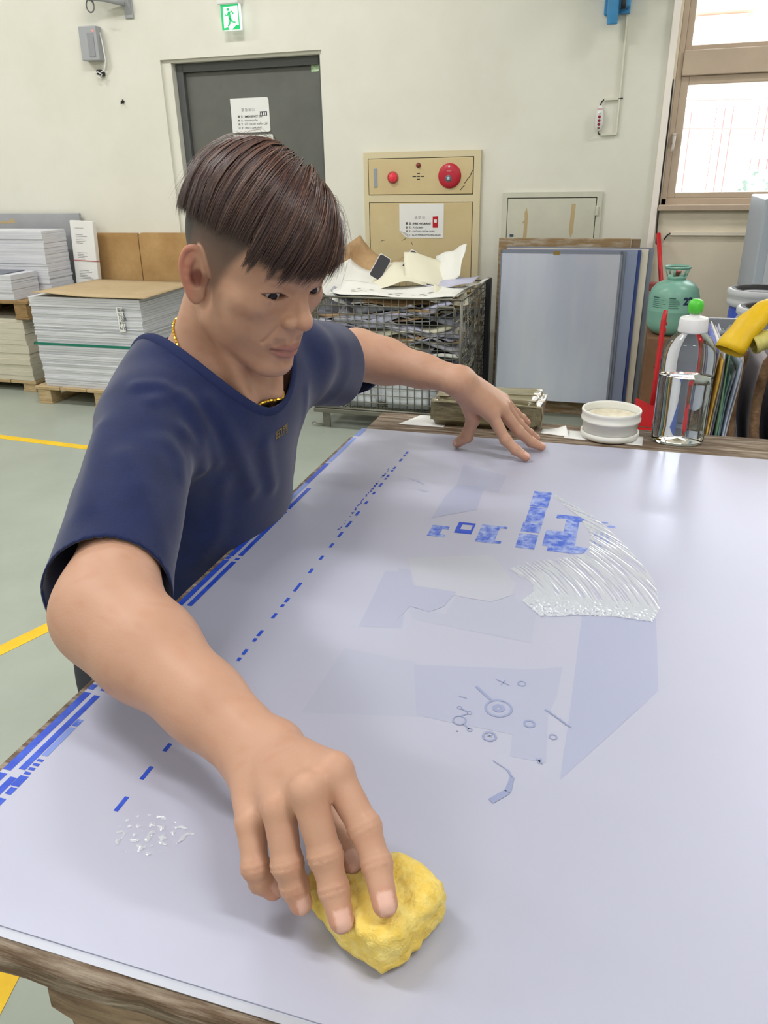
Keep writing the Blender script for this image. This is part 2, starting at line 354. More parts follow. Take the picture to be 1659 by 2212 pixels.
# ghost images left in the coating
GH = [(0, [(-.2584, .6623), (-.1756, .6574), (-.1285, .5884), (-.1305, .5768), (-.2614, .5473)], .00004),
      (1, [(-.2666, .8423), (-.2335, .8512), (-.2081, .7161), (-.2572, .7078)], .00006),
      (0, [(-.2127, .7638), (-.1677, .7592), (-.1625, .8158), (-.1477, .8018), (-.1155, .8017), (-.0986, .824), (-.0652, .7873), (-.0631, .7259), (-.2029, .7387)], .00005),
      (1, [(-.1769, .6526), (-.0545, .6777), (-.0263, .69), (-.0272, .6359), (-.0324, .608), (-.0274, .542), (-.059, .5425), (-.0612, .5716), (-.1202, .5725), (-.1534, .574)], .00004),
      (3, [(-.0139, .7958), (.0682, .8129), (.0685, .6746), (-.0135, .5249), (-.013, .6172)], .00006),
      (1, [(-.2477, 1.2516), (-.1655, 1.2145), (-.1671, 1.1386), (-.2393, 1.1569)], .00006),
      (3, [(-.2393, 1.1569), (-.1928, 1.1613), (-.1883, 1.0648), (-.2476, 1.0176), (-.2469, 1.1038)], .00007),
      (2, [(-.2469, .8837), (-.1406, .9223), (-.0991, .8529), (-.0988, .823), (-.1197, .8009), (-.157, .803), (-.2195, .816)], .00008),
      (1, [(-.2521, .853), (-.236, .8526), (-.2215, .8154), (-.1654, .8133), (-.1733, .7742), (-.1878, .7585), (-.2122, .7656), (-.218, .7349)], .00009),
      (3, [(-.2991, 1.1243), (-.2773, 1.116), (-.2882, 1.1146)], .0001), (3, [(-.3275, 1.1653), (-.3064, 1.1628), (-.2878, 1.1407), (-.3036, 1.1519)], .0001)]
for k, (i, p, dz) in enumerate(GH): flat([p], 'ghost_image', M_gh[i], .00004+.00003*k)
ic = MB()
def ring(cx, cy, r_, t, n=24):
    a = ell(cx, cy, r_, r_, n); b_ = ell(cx, cy, r_-t, r_-t, n)
    ic.add([(x, y, ZP+.0005) for x, y in a+b_], [(k, (k+1) % n, n+(k+1) % n, n+k) for k in range(n)])
def bar(x0, y0, x1, y1, t):
    d_ = Vector((x1-x0, y1-y0)).normalized(); nx, ny = -d_.y*t/2, d_.x*t/2
    ic.add([(x0-nx, y0-ny, ZP+.0005), (x1-nx, y1-ny, ZP+.0005), (x1+nx, y1+ny, ZP+.0005), (x0+nx, y0+ny, ZP+.0005)], [(0, 1, 2, 3)])
for cx, cy, r_, t in ((-.0794, .6049, .0135, .0022), (-.0794, .605, .006, .004), (-.112, .5773, .0068, .0014), (-.0808, .5626, .0068, .002), (-.0478, .5904, .0057, .0022), (-.0248, .5778, .0040, .0014), (-.0631, .6499, .0046, .0014), (-.1159, .5957, .0026, .001), (-.105, .5906, .0026, .001), (-.100, .5668, .0026, .001)): ring(cx, cy, r_, t)
bar(-.1065, .6329, -.0888, .6160, .003); bar(-.112, .584, -.106, .589, .0014); bar(-.114, .5945, -.107, .592, .0014); bar(-.107, .573, -.101, .568, .0014)
bar(-.083, .562, -.0785, .565, .001); bar(-.083, .565, -.0785, .562, .001); bar(-.089, .650, -.075, .644, .0012); bar(-.080, .651, -.083, .642, .001)
for k in range(5): bar(-.036+.005*k, .615-.004*k, -.030+.005*k, .612-.004*k, .002)
bar(-.036, .545, -.030, .540, .002); bar(-.034, .540, -.032, .546, .002); bar(-.12, .613, -.112, .612, .0012); bar(-.112, .562, -.110, .562, .0015)
pts = [(-.0723, .5324), (-.058, .524), (-.0531, .5166), (-.0535, .507), (-.0545, .4988), (-.0661, .4844)]
for (a, b_), t in zip(zip(pts[:-1], pts[1:]), (.001, .002, .004, .005, .006)): bar(*a, *b_, t)
ic.build('ghost_icons', mat('plate_ghost_icon', rgb(158, 167, 204), .3, metal=.2), pl, kind='stuff')
# ------------------------------------------------------------------ water
M_water = mat('water_film', rgb(232, 238, 246), .05, alpha=.62, spec=1.0, coat=1.0)
def film(name, outline, nx, hfun, label, cat):
    xs = [p[0] for p in outline]; ys = [p[1] for p in outline]
    def inside(x, y):
        c = False; n = len(outline)
        for i in range(n):
            (x1, y1), (x2, y2) = outline[i], outline[(i+1) % n]
            if (y1 > y) != (y2 > y) and x < (x2-x1)*(y-y1)/(y2-y1)+x1: c = not c
        return c
    x0, x1, y0, y1 = min(xs), max(xs), min(ys), max(ys); st_ = (x1-x0)/nx; ny = int((y1-y0)/st_)+1
    idx = {}; V = []; F = []
    def vid(i, j):
        if (i, j) not in idx:
            x, y = x0+i*st_, y0+j*st_; idx[(i, j)] = len(V); V.append((x, y, ZP+.0004+max(0, hfun(x, y))))
        return idx[(i, j)]
    for i in range(nx):
        for j in range(ny):
            if inside(x0+(i+.5)*st_, y0+(j+.5)*st_) and hfun(x0+(i+.5)*st_, y0+(j+.5)*st_) > 0:
                F.append((vid(i, j), vid(i+1, j), vid(i+1, j+1), vid(i, j+1)))
    b = MB(); b.add(V, F, True); o = b.build(name, M_water); tag(o, label, cat, kind='stuff')
    return o
from mathutils import noise as mn
SM = [(-.1125, .8858), (-.0835, .8616), (-.0735, .8395), (-.0852, .8123), (-.0599, .7827), (-.0376, .7888), (-.0211, .7964), (.0236, .8048), (.0422, .8043), (.0641, .8037), (.0728, .8375), (.0698, .8856), (.0592, .9273), (.0401, .9756), (.017, 1.0226), (-.0133, 1.079), (-.0504, 1.1205), (-.082, 1.157), (-.075, 1.13), (-.035, 1.075), (-.018, 1.02), (-.015, .96), (-.05, .935), (-.09, .915)]
def h_smear(x, y):
    # arc-shaped brush streaks around the shoulder of the wipe, beads where the sponge stopped
    R_ = math.hypot(x+.30, y-.72); A_ = math.atan2(y-.72, x+.30)
    s_ = mn.noise(Vector((R_*420, A_*6, 0)))
    edge = .855-.25*x*0
    bead = max(0, 1-(y-.79)/.05) if y < .84 else 0
    q = mn.noise(Vector((x*300, y*230, 3)))
    streak = (s_+.16)*.0006 if y > .815 else 0
    return max(streak, bead*(q+.35)*.0022)
film('water_smear', SM, 190, h_smear, 'fan-shaped water smear drying beside the blue pictures', 'water')
def h_drop(x, y):
    q = mn.noise(Vector((x*190, y*230, 9))); dd = math.hypot((x+.313)/.034, (y-.373)/.021)
    return (q-.05-.25*dd)*.0028
film('water_droplets', [(-.350, .384), (-.33, .395), (-.3104, .393), (-.283, .388), (-.2983, .3661), (-.3175, .350), (-.345, .362)], 90, h_drop, 'small patch of glistening water droplets near the dashed blue line', 'water')

# ------------------------------------------------------------------ things on the far end of the table
M_clay = mat('wrapped_clay', rgb(116, 108, 80), .35, col2=rgb(142, 134, 102), scale=24, bump=.6, bscale=30, stretch=(.6, 2, 2), coat=.5)
def lumpy(name, x0, x1, y0, y1, z0, z1, m, amp, seed, cuts=14, freq=18, parent=None, rnd=.014, rot=0):
    bm = bmesh.new(); bmesh.ops.create_cube(bm, size=1)
    cx, cy = (x0+x1)/2, (y0+y1)/2
    for v in bm.verts: v.co = (v.co.x*(x1-x0), v.co.y*(y1-y0), v.co.z*(z1-z0))
    bmesh.ops.bevel(bm, geom=bm.edges[:], offset=rnd, segments=3, affect='EDGES')
    bmesh.ops.subdivide_edges(bm, edges=[e for e in bm.edges if e.calc_length() > rnd*1.2], cuts=cuts, use_grid_fill=True)
    bmesh.ops.triangulate(bm, faces=bm.faces[:])
    M_ = Matrix.Rotation(rot, 4, 'Z')
    for v in bm.verts:
        n = v.co.normalized(); q = mn.noise_vector(v.co*freq+Vector((seed, seed*2, 0)))
        c_ = v.co+Vector(q)*amp
        c_.z = max(c_.z, -(z1-z0)/2); v.co = M_ @ c_+Vector((cx, cy, (z0+z1)/2))
    me = bpy.data.meshes.new(name); bm.to_mesh(me); bm.free()
    me.polygons.foreach_set('use_smooth', [True]*len(me.polygons))
    return link(name, me, m, parent)
cl = empty('clay_block', (-.25, 1.51, TZ), label='olive clay block in clear wrap on the far edge of the table', category='clay block')
lumpy('clay_body', -.360, -.140, 1.460, 1.575, TZ+.0005, TZ+.060, M_clay, .004, 4, cuts=10, freq=26, parent=cl, rnd=.010)
wr = MB()
wr.tube([(-.358, 1.462, TZ+.050), (-.31, 1.4575, TZ+.054), (-.25, 1.4565, TZ+.052), (-.19, 1.4575, TZ+.055), (-.142, 1.462, TZ+.051)], .0016, 6)
wr.tube([(-.345, 1.470, TZ+.0605), (-.26, 1.476, TZ+.0615), (-.15, 1.470, TZ+.0605)], .0012, 6); wr.tube([(-.34, 1.51, TZ+.0605), (-.25, 1.505, TZ+.0612), (-.155, 1.515, TZ+.0605)], .0012, 6)
wr.tube([(-.139, 1.462, TZ+.052), (-.1375, 1.478, TZ+.03), (-.139, 1.464, TZ+.008)], .0016, 6)
wr.build('wrap_fold', mat('cling_film', rgb(150, 142, 112), .25, coat=.6), cl)
M_paper = mat('white_paper', rgb(238, 238, 236), .8)
def paper(name, pts, z, label, group=None, m=None, lift=.0, cat='paper', n=8):
    P = []
    (a, b_, c, d_) = [Vector((*p, 0)) for p in pts]
    for i in range(n+1):
        u = i/n; row = []
        for j in range(n+1):
            v = j/n; q = (a*(1-u)+b_*u)*(1-v)+(d_*(1-u)+c*u)*v
            row.append((q.x, q.y, z+lift*(u*u*v)+.0004))
        P.append(row)
    mb = MB(); mb.grid(P); o = mb.build(name, m or M_paper); solidify(o, .0003, 1); tag(o, label, cat, group); return o
paper('paper_scrap', [(-.425, 1.452), (-.33, 1.452), (-.33, 1.520), (-.395, 1.525)], TZ, 'white paper scrap lying under one end of the clay block')
paper('paper_scrap', [(-.137, 1.462), (-.082, 1.452), (-.092, 1.485), (-.138, 1.490)], TZ, 'torn white paper scrap between clay block and plastic tub', lift=.012)
paper('paper_scrap', [(-.092, 1.444), (.052, 1.432), (.054, 1.485), (-.088, 1.492)], TZ, 'white paper slip lying under the plastic tub')
# tub with lid
M_pp = mat('milky_plastic', rgb(244, 244, 238), .35, trans=.12, ior=1.3)
tu = empty('plastic_tub', (-.009, 1.475, TZ+.001), label='open translucent white plastic tub of paste beside the water bottle', category='tub')
cx, cy, cz = -.009, 1.475, TZ+.0012
t_ = MB(); t_.lathe([(0, .001), (.052, .001), (.0545, .004), (.0545, .012), (.0505, .013), (.0505, .006), (0, .004)], 40, (cx, cy, cz)); t_.build('lid', M_pp, tu)
t_ = MB(); t_.lathe([(0, .007), (.048, .007), (.050, .010), (.0515, .032), (.055, .034), (.0555, .038), (.0535, .039), (.0545, .048), (.0555, .052), (.0545, .0545), (.0525, .0545), (.0515, .050), (.050, .036), (.048, .012), (0, .0095)], 40, (cx, cy, cz)); t_.build('tub_wall', M_pp, tu)
t_ = MB(); t_.lathe([(0, .034), (.02, .033), (.036, .036), (.0490, .040)], 32, (cx, cy, cz)); t_.build('paste', mat('paste_cream', rgb(214, 204, 178), .4, col2=rgb(232, 226, 208), scale=60), tu)
# bottle
bo = empty('water_bottle', (.114, 1.475, TZ+.001), label='clear plastic squeeze bottle half full of water with green spout', category='bottle')
M_pet = mat('clear_plastic', (.99, .995, 1.0), .03, trans=1.0, ior=1.06, spec=.8, coat=.35)
M_h2o = mat('water', (.97, .99, 1.0), .0, trans=1.0, ior=1.12)
bx, by, bz = .114, 1.475, TZ+.0012
prof = [(0, .006), (.036, .002), (.043, .000), (.0465, .005), (.0470, .02), (.0468, .06), (.0472, .11), (.0470, .150), (.0452, .168), (.0405, .183), (.033, .194), (.025, .201), (.0225, .205), (.0225, .211)]
t_ = MB(); t_.lathe(prof, 48, (bx, by, bz), 1, .72)
ip = [(max(r_-.0012, 0), z+(.0012 if i < 3 else 0)) for i, (r_, z) in enumerate(prof)]
t_.lathe(ip[::-1], 48, (bx, by, bz), 1, .72); t_.build('bottle_wall', M_pet, bo)
wp = [(max(r_-.002, 0), z) for r_, z in prof if z < .125]; wp[0] = (0, .009); wp = [(r_, max(z, .004)) for r_, z in wp]
t_ = MB(); t_.lathe(wp+[(.0449, .125), (.030, .1235), (0, .123)], 48, (bx, by, bz), 1, .72); t_.build('water_inside', M_h2o, bo)
M_cap = mat('cap_white', rgb(226, 226, 228), .4)
t_ = MB(); t_.lathe([(.021, .203), (.0248, .2035), (.0252, .206), (.0240, .226), (.0225, .2285), (.009, .229), (.0085, .238), (0, .238)], 32, (bx, by, bz)); t_.build('cap', M_cap, bo)
t_ = MB(); t_.lathe([(.0075, .236), (.0108, .2365), (.0128, .244), (.0132, .250), (.0115, .256), (.007, .2595), (0, .260)], 28, (bx, by, bz)); t_.build('spout_cap', mat('green_plastic', rgb(84, 200, 62), .35), bo)
# ------------------------------------------------------------------ things on the back wall
M_white = mat('white_plastic', rgb(232, 232, 230), .45)
M_grey = mat('grey_plastic', rgb(168, 170, 174), .5)
M_black = mat('black_rubber', rgb(34, 34, 36), .6)
M_red = mat('signal_red', rgb(190, 24, 40), .35)
M_ink = mat('black_ink', rgb(52, 52, 56), .8); M_inkg = mat('grey_ink', rgb(150, 148, 152), .8)
YF = YW-.001
# exit sign
ex = empty('exit_sign', (-2.47, YW, 2.17), label='lit green and white running man exit sign above the grey door', category='exit sign')
MB().bbox(-2.545, -2.405, YW-.075, YF, 2.305, 2.44, .006).build('sign_housing', M_white, ex)
MB().bbox(-2.528, -2.406, YW-.062, YW-.030, 2.172, 2.306, .004).build('light_box', mat('sign_lit_white', (.85, .9, .87), .4, emit=(.85, 1, .93), estr=.55), ex)
M_sg = mat('sign_lit_green', rgb(20, 170, 95), .4, emit=rgb(30, 200, 120), estr=.45)
g = MB(); ys = YW-.0635
def xz(poly, b, y=ys, t=.0015):
    n = len(poly); b.add([(x, y, z) for x, z in poly]+[(x, y+t, z) for x, z in poly], [tuple(range(n)), tuple(range(2*n-1, n-1, -1))]+[(i, (i+1) % n, n+(i+1) % n, n+i) for i in range(n)])
xz([(-2.526, 2.174), (-2.514, 2.174), (-2.511, 2.304), (-2.526, 2.304)], g); xz([(-2.514, 2.292), (-2.408, 2.295), (-2.408, 2.304), (-2.512, 2.304)], g)
xz([(-2.514, 2.174), (-2.478, 2.174), (-2.486, 2.188), (-2.514, 2.184)], g); xz([(-2.462, 2.174), (-2.408, 2.174), (-2.408, 2.192), (-2.432, 2.196)], g); xz([(-2.414, 2.192), (-2.408, 2.192), (-2.408, 2.296), (-2.414, 2.296)], g)
g.build('sign_border', M_sg, ex)
g = MB()
def limb(pts, r_): g.tube([(x, ys-.0005, z) for x, z in pts], r_, 8)
g.add(*[(lambda v, f: (v, f))([( -2.478+.0085*math.cos(a*.5236), ys-.001, 2.279+.0085*math.sin(a*.5236)) for a in range(12)], [tuple(range(12))])][0])
limb([(-2.474, 2.266), (-2.470, 2.240), (-2.466, 2.226)], .008); limb([(-2.476, 2.262), (-2.488, 2.246), (-2.497, 2.252)], .0035); limb([(-2.471, 2.262), (-2.452, 2.268), (-2.444, 2.254)], .0035)
limb([(-2.466, 2.228), (-2.452, 2.214), (-2.434, 2.212)], .0045); limb([(-2.468, 2.228), (-2.474, 2.206), (-2.484, 2.192)], .0045)
g.build('running_figure', M_sg, ex)
# camera bracket with cable
br = empty('camera_bracket', (-3.28, YW, 2.35), label='grey wall bracket arm with a looped cable near the ceiling edge', category='bracket')
b = MB(); b.bbox(-3.225, -3.165, YW-.012, YF, 2.285, 2.40, .004); b.build('wall_plate', M_grey, br)
b = MB(); b.add([(-3.215, YW-.01, 2.30), (-3.175, YW-.01, 2.30), (-3.175, YW-.05, 2.362), (-3.215, YW-.05, 2.362), (-3.215, YW-.01, 2.40), (-3.175, YW-.01, 2.40), (-3.30, YW-.12, 2.405), (-3.30, YW-.09, 2.375)], [(0,1,2,3),(4,5,2,3),(0,3,4),(1,5,2)])
b.tube([(-3.195, YW-.04, 2.365), (-3.30, YW-.09, 2.385), (-3.42, YW-.12, 2.395)], [.022, .018, .014], 8); b.build('arm', M_grey, br)
MB().tube([(-3.40+.028*math.cos(a*.5), YW-.11, 2.355+.034*math.sin(a*.5)-.002*a*.3) for a in range(0, 17)], .0045, 6).build('cable_loop', mat('cable_grey', rgb(110, 110, 112), .5), br)
MB().bbox(-3.42, -3.30, YW-.16, YW-.08, 2.40, 2.47, .01).build('camera_body', M_grey, br)
# junction box
jb = empty('alarm_box', (-3.49, YW, 2.06), label='grey wall box with a red indicator light and white cable', category='wall box')
Mj = TRS((-3.488, YW-.03, 2.158), 0, 0, math.radians(1.5))
MB().bbox(-.066, .066, -.03, .028, -.094, .098, .006, Mj).build('box_body', M_grey, jb)
MB().bbox(-.004, .044, -.034, -.028, -.075, .06, .003, Mj).build('box_cover', mat('grey_cover', rgb(150, 152, 156), .5), jb)
MB().lathe([(0, 0), (.005, 0), (.004, .004), (0, .005)], 10, M=TRS((-3.443, YW-.060, 2.225), 0, math.pi/2)).build('indicator', mat('led_red', rgb(255, 60, 50), .3, emit=(1, .1, .06), estr=3), jb)
MB().tube([(-3.42, YW-.02, 2.22), (-3.405, YW-.03, 2.15), (-3.40, YW-.03, 2.06), (-3.425, YW-.02, 2.01), (-3.46, YW-.025, 1.995)], .005, 6).build('cable', M_white, jb)
so = empty('cable_connector', (-3.463, YW, 1.995), label='black cable connectors with white wire stubs hanging below the wall box', category='connector')
b = MB(); b.bbox(-3.485, -3.452, YW-.03, YF, 1.985, 2.015, .006); b.bbox(-3.462, -3.435, YW-.026, YF, 1.975, 2.003, .006); b.build('connector_body', M_black, so)
b = MB(); b.tube([(-3.484, YW-.034, 1.99), (-3.465, YW-.042, 2.0), (-3.44, YW-.034, 1.985), (-3.455, YW-.03, 1.970)], .004, 6); b.tube([(-3.475, YW-.03, 1.975), (-3.46, YW-.038, 1.968), (-3.45, YW-.03, 1.96)], .004, 6); b.build('wire_stub', M_white, so)
hk = MB(); hk.tube([(-3.332, YF, 1.828), (-3.332, YW-.02, 1.826), (-3.332, YW-.024, 1.812)], .005, 6); hk.tube([(-3.343, YW-.004, 1.826), (-3.321, YW-.004, 1.826)], .004, 6); hk.tube([(-3.332, YW-.004, 1.838), (-3.332, YW-.004, 1.812)], .004, 6)
tag(hk.build('wall_hook', M_black), 'tiny black hook screwed into the bare wall', 'hook')
# door notices (on the leaf)
YD = YW+.0985
def k(x, z): return x*1.02, 1.4+(z-1.4)*1.02
def rounded(x0, x1, z0, z1, r_, n=5, skip=()):
    P = []
    for ci, (cx_, cz_, a0) in enumerate(((x1-r_, z1-r_, 0), (x0+r_, z1-r_, 90), (x0+r_, z0+r_, 180), (x1-r_, z0+r_, 270))):
        if ci in skip: P.append(((x1, z1), (x0, z1), (x0, z0), (x1, z0))[ci]); continue
        for q in range(n): a = math.radians(a0+90*q/(n-1)); P.append((cx_+r_*math.cos(a), cz_+r_*math.sin(a)))
    return P
no = empty('door_notice', (-2.46, YD, 1.65), label='white multilingual emergency exit notice taped on the grey door', category='notice')
x0, z1 = k(-2.548, 1.812); x1, z0 = k(-2.282, 1.617)
b = MB(); xz(rounded(x0, x1, z0, z1, .016, skip=(1, 2)), b, YD-.002, .0018); b.build('notice_sheet', M_paper, no)
def tl_(s, dx, dz, sz, sp=1.0, bold=0.0): return (s, sz, wall_text(x0+dx, YD-.0022, z1-dz), dict(spacing=sp, bold=bold))
lettering('heading', [tl_('緊急出口', .075, .075, .021, 1.35)], M_inkg, no)
lettering('notice_text', [tl_('英 文 : EMERGENCY EXIT', .045, .112, .0165, 1, .0004), tl_('泰 文 : ทางออกฉุกเฉิน', .045, .134, .0155), tl_('越 文 : LỐI THOÁT KHẨN CẤP', .045, .156, .0155), tl_('印 文 : PINTU DARURAT', .045, .178, .0155)], M_ink, no)
b = MB(); xz([(x0+.205, z1-.105), (x0+.255, z1-.105), (x0+.255, z1-.080), (x0+.205, z1-.080)], b, YD-.0025, .0006); b.build('pictogram', M_ink, no)
b = MB()
for q in range(3): xz([(x0+.209+.015*q, z1-.102), (x0+.219+.015*q, z1-.102), (x0+.217+.015*q, z1-.086), (x0+.211+.015*q, z1-.084)], b, YD-.0029, .0004)
b.build('pictogram', M_paper, no)
n2 = empty('door_card', (-2.46, YD, 1.5), label='smaller laminated card under the exit notice, half hidden by hair', category='notice')
x0b, z1b = k(-2.545, 1.603); x1b, z0b = k(-2.268, 1.46)
b = MB(); b.box(x0b, x1b, YD-.002, YD-.0002, z0b, z1b); b.build('card_sheet', mat('laminate', rgb(222, 224, 218), .3), n2)
lettering('card_text', [('人', .036, wall_text(x0b+.215, YD-.0024, z1b-.058), dict(spacing=1.0))], M_ink, n2)
b = MB(); x0c, z1c = k(-1.985, 1.972); b.box(x0c, x0c+.055, YD-.0018, YD-.0002, z1c-.038, z1c)
tag(b.build('door_sticker', mat('green_sticker', rgb(150, 200, 130), .5, col2=rgb(225, 238, 215), scale=60)), 'small green sticker at the top corner of the grey door', 'sticker')

# fire hydrant cabinet
M_tan = mat('tan_enamel', rgb(216, 197, 152), .45, col2=rgb(208, 187, 142), scale=3, bump=.02, bscale=40)
M_tanL = mat('tan_enamel_light', rgb(219, 206, 170), .45)
hy = empty('hydrant_cabinet', (-1.293, YW, .3), label='tan steel fire hydrant cabinet with red alarm lamp and bell', category='cabinet')
b = MB(); x0, x1, z0, z1 = -1.661, -.925, .30, 1.482
for a in ((x0, x0+.029, z0, z1), (x1-.041, x1, z0, z1), (x0+.029, x1-.041, z1-.035, z1), (x0+.029, x1-.041, 1.196, 1.237), (x0+.029, x1-.041, z0, z0+.03)): b.box(a[0], a[1], YW-.022, YF, a[2], a[3])
b.build('cabinet_frame', M_tanL, hy)
MB().box(x0+.02, x1-.03, YW-.006, YF, z0+.01, z1-.01).build('cabinet_back', mat('gap_dark', rgb(60, 52, 40), .8), hy)
ud = MB().bbox(x0+.033, x1-.046, YW-.024, YW-.007, 1.241, 1.443, .002).build('alarm_panel', M_tan, hy)
ldr = MB().bbox(x0+.034, x1-.045, YW-.024, YW-.007, z0+.034, 1.192, .002).build('hose_door', M_tan, hy)
yp = YW-.024
lp = MB(); lp.lathe([(0, .034), (.012, .032), (.022, .024), (.0275, .010), (.029, 0)], 24, M=TRS((-1.471, yp, 1.339), 0, math.pi/2)); lp.build('alarm_lamp', mat('lamp_red_glass', rgb(196, 30, 48), .15, emit=(1, .05, .08), estr=.25, coat=.6), ud)
lp = MB(); lp.lathe([(.028, 0), (.035, 0), (.035, .006), (.029, .009)], 24, M=TRS((-1.471, yp, 1.339), 0, math.pi/2)); lp.build('lamp_ring', mat('lamp_ring', rgb(180, 96, 92), .4), ud)
MB().lathe([(0, .014), (.010, .011), (.0145, .004), (.015, 0)], 18, M=TRS((-1.308, yp, 1.404), 0, math.pi/2)).build('pilot_lamp', mat('pilot_brown', rgb(130, 58, 52), .3), ud)
for dx, dz, w_ in ((0, 0, .010), (-.026, 0, .012), (.026, 0, .012), (0, .016, .009), (0, -.016, .009)):
    MB().bbox(-1.308+dx-w_, -1.308+dx+w_, yp-.0012, yp+.001, 1.342+dz-.0028, 1.342+dz+.0028, .001).build('vent_slot', M_black, ud)
be = MB(); be.lathe([(0, .020), (.040, .019), (.062, .014), (.068, .008), (.071, 0)], 40, M=TRS((-1.113, yp, 1.342), 0, math.pi/2)); beo = be.build('call_button', mat('bell_red', rgb(188, 36, 56), .4), ud)
MB().lathe([(0, .024), (.011, .024), (.018, .0215), (.0205, .019)], 24, M=TRS((-1.116, yp, 1.328), 0, math.pi/2)).build('push_button', mat('button_grey', rgb(96, 104, 112), .3), beo)
MB().lathe([(0, .003), (.008, .0025), (.010, 0)], 16, M=TRS((-1.116, yp-.0235, 1.328), 0, math.pi/2)).build('push_glass', mat('button_glass', rgb(180, 205, 215), .1), beo)
MB().lathe([(0, .004), (.004, .003), (.006, 0)], 12, M=TRS((-1.113, yp-.0175, 1.393), 0, math.pi/2)).build('pilot_light', mat('pilot_white', rgb(240, 226, 226), .3), beo)
b = MB(); b.box(-1.128, -1.098, yp-.0205, yp-.019, 1.370, 1.373); b.box(-1.126, -1.10, yp-.0205, yp-.019, 1.364, 1.366); b.build('button_label', mat('pink_print', rgb(226, 150, 160), .5), beo)
MB().bbox(-1.594, -1.573, yp-.004, yp+.001, 1.283, 1.392, .002).build('name_plate', mat('plate_grey', rgb(158, 168, 180), .35, .4), ud)
for a in ((-1.02, 1.300, -.985, 1.342), (-1.046, 1.262, -1.02, 1.288), (-.985, 1.345, -.972, 1.372)):
    MB().tube([(a[0], yp-.0005, a[1]), ((a[0]+a[2])/2, yp-.0006, (a[1]+a[3])/2+.003), (a[2], yp-.0005, a[3])], .0022, 5).build('scuff_mark', mat('scuff', rgb(96, 86, 66), .8), ud)
r = random.Random(11)
for q in range(16):
    x, z = r.uniform(-1.58, -1.0), r.uniform(.80, .97); dx, dz = r.uniform(-.03, .03), r.uniform(-.02, .02)
    MB().tube([(x, yp-.0004, z), (x+dx, yp-.0004, z+dz)], r.uniform(.0008, .0016), 4).build('scuff_mark', MATS['scuff'], ldr)
lettering('red_characters', [('消 防 栓', .105, wall_text(-1.56, yp-.0006, .735), dict(spacing=1.0, bold=.002))], M_red, ldr)
pn = empty('hydrant_notice', (-1.29, YW-.026, 1.08), label='white multilingual fire hydrant notice taped on the tan cabinet', category='notice')
yp2 = yp-.0008
px0, px1, pz0, pz1 = -1.432, -1.146, .985, 1.187
b = MB(); xz([(px0, pz1), (px0, pz0+.045), (px0+.035, pz0+.008), (px0+.06, pz0), (px1, pz0), (px1, pz1)], b, yp2-.0008, .0007); b.build('notice_sheet', M_paper, pn)
b = MB(); b.add([(px0, yp2-.001, pz0+.045), (px0+.05, yp2-.012, pz0+.030), (px0+.06, yp2-.001, pz0)], [(0, 1, 2)]); b.build('curled_corner', M_paper, pn)
def t2(s, dx, dz, sz, sp=1.0, bold=0.0): return (s, sz, wall_text(px0+dx, yp2-.0012, pz1-dz), dict(spacing=sp, bold=bold))
lettering('heading', [t2('消防栓', .098, .088, .020, 1.5)], M_inkg, pn)
lettering('notice_text', [t2('英 文 : FIRE HYDRANT', .040, .122, .0168, 1, .0005), t2('泰 文 : หัวดับเพลิง', .040, .144, .0155), t2('越 文 : PHÒNG CHỮA CHÁY', .040, .166, .0150), t2('印 文 : ALAT PEMADAM KEBAKARAN', .040, .188, .0138)], M_ink, pn)
b = MB(); xz([(px1-.070, pz1-.140), (px1-.036, pz1-.140), (px1-.036, pz1-.073), (px1-.070, pz1-.075)], b, yp2-.0014, .0005); b.build('pictogram', M_red, pn)
b = MB(); xz([(px1-.062, pz1-.110), (px1-.044, pz1-.110), (px1-.044, pz1-.092), (px1-.062, pz1-.092)], b, yp2-.0018, .0003); b.build('pictogram', M_paper, pn)

# small flush cabinet
M_pale = mat('pale_enamel', rgb(214, 213, 196), .5, col2=rgb(206, 206, 190), scale=4)
sc_ = empty('wall_cabinet', (-.497, YW, .74), label='small pale flush wall cabinet behind the leaning metal plates', category='cabinet')
b = MB(); x0, x1, z0, z1 = -.788, -.206, .74, 1.245
for a in ((x0, x0+.030, z0, z1), (x1-.030, x1, z0, z1), (x0+.03, x1-.03, z1-.029, z1), (x0+.03, x1-.03, z0, z0+.03)): b.box(a[0], a[1], YW-.016, YF, a[2], a[3])
b.build('cabinet_frame', M_pale, sc_)
MB().box(x0+.02, x1-.02, YW-.004, YF, z0+.02, z1-.02).build('cabinet_back', MATS['gap_dark'], sc_)
cdr = MB().bbox(x0+.034, x1-.034, YW-.017, YW-.005, z0+.034, z1-.034, .002).build('cabinet_door', M_pale, sc_)
MB().bbox(-.240, -.222, YW-.026, YW-.012, 1.115, 1.165, .003).build('hinge', M_pale, sc_)
MB().bbox(-.735, -.712, YW-.0195, YW-.016, .995, 1.010, .001).build('lock', mat('lock_blue', rgb(70, 84, 110), .4), cdr)
M_res = mat('tape_residue', rgb(196, 174, 132), .8)
b = MB(); b.add([(-.652, YW-.0175, 1.13), (-.640, YW-.0175, 1.16), (-.630, YW-.0175, 1.12), (-.632, YW-.0175, .99), (-.654, YW-.0175, .99), (-.650, YW-.0175, 1.07), (-.664, YW-.0175, 1.075), (-.648, YW-.0175, 1.095)], [tuple(range(8))]); b.build('tape_residue', M_res, cdr)
b = MB(); b.add([(-.378, YW-.0175, 1.18), (-.354, YW-.0175, 1.18), (-.360, YW-.0175, 1.02), (-.372, YW-.0175, .99), (-.384, YW-.0175, 1.03)], [tuple(range(5))]); b.build('tape_residue', M_res, cdr)
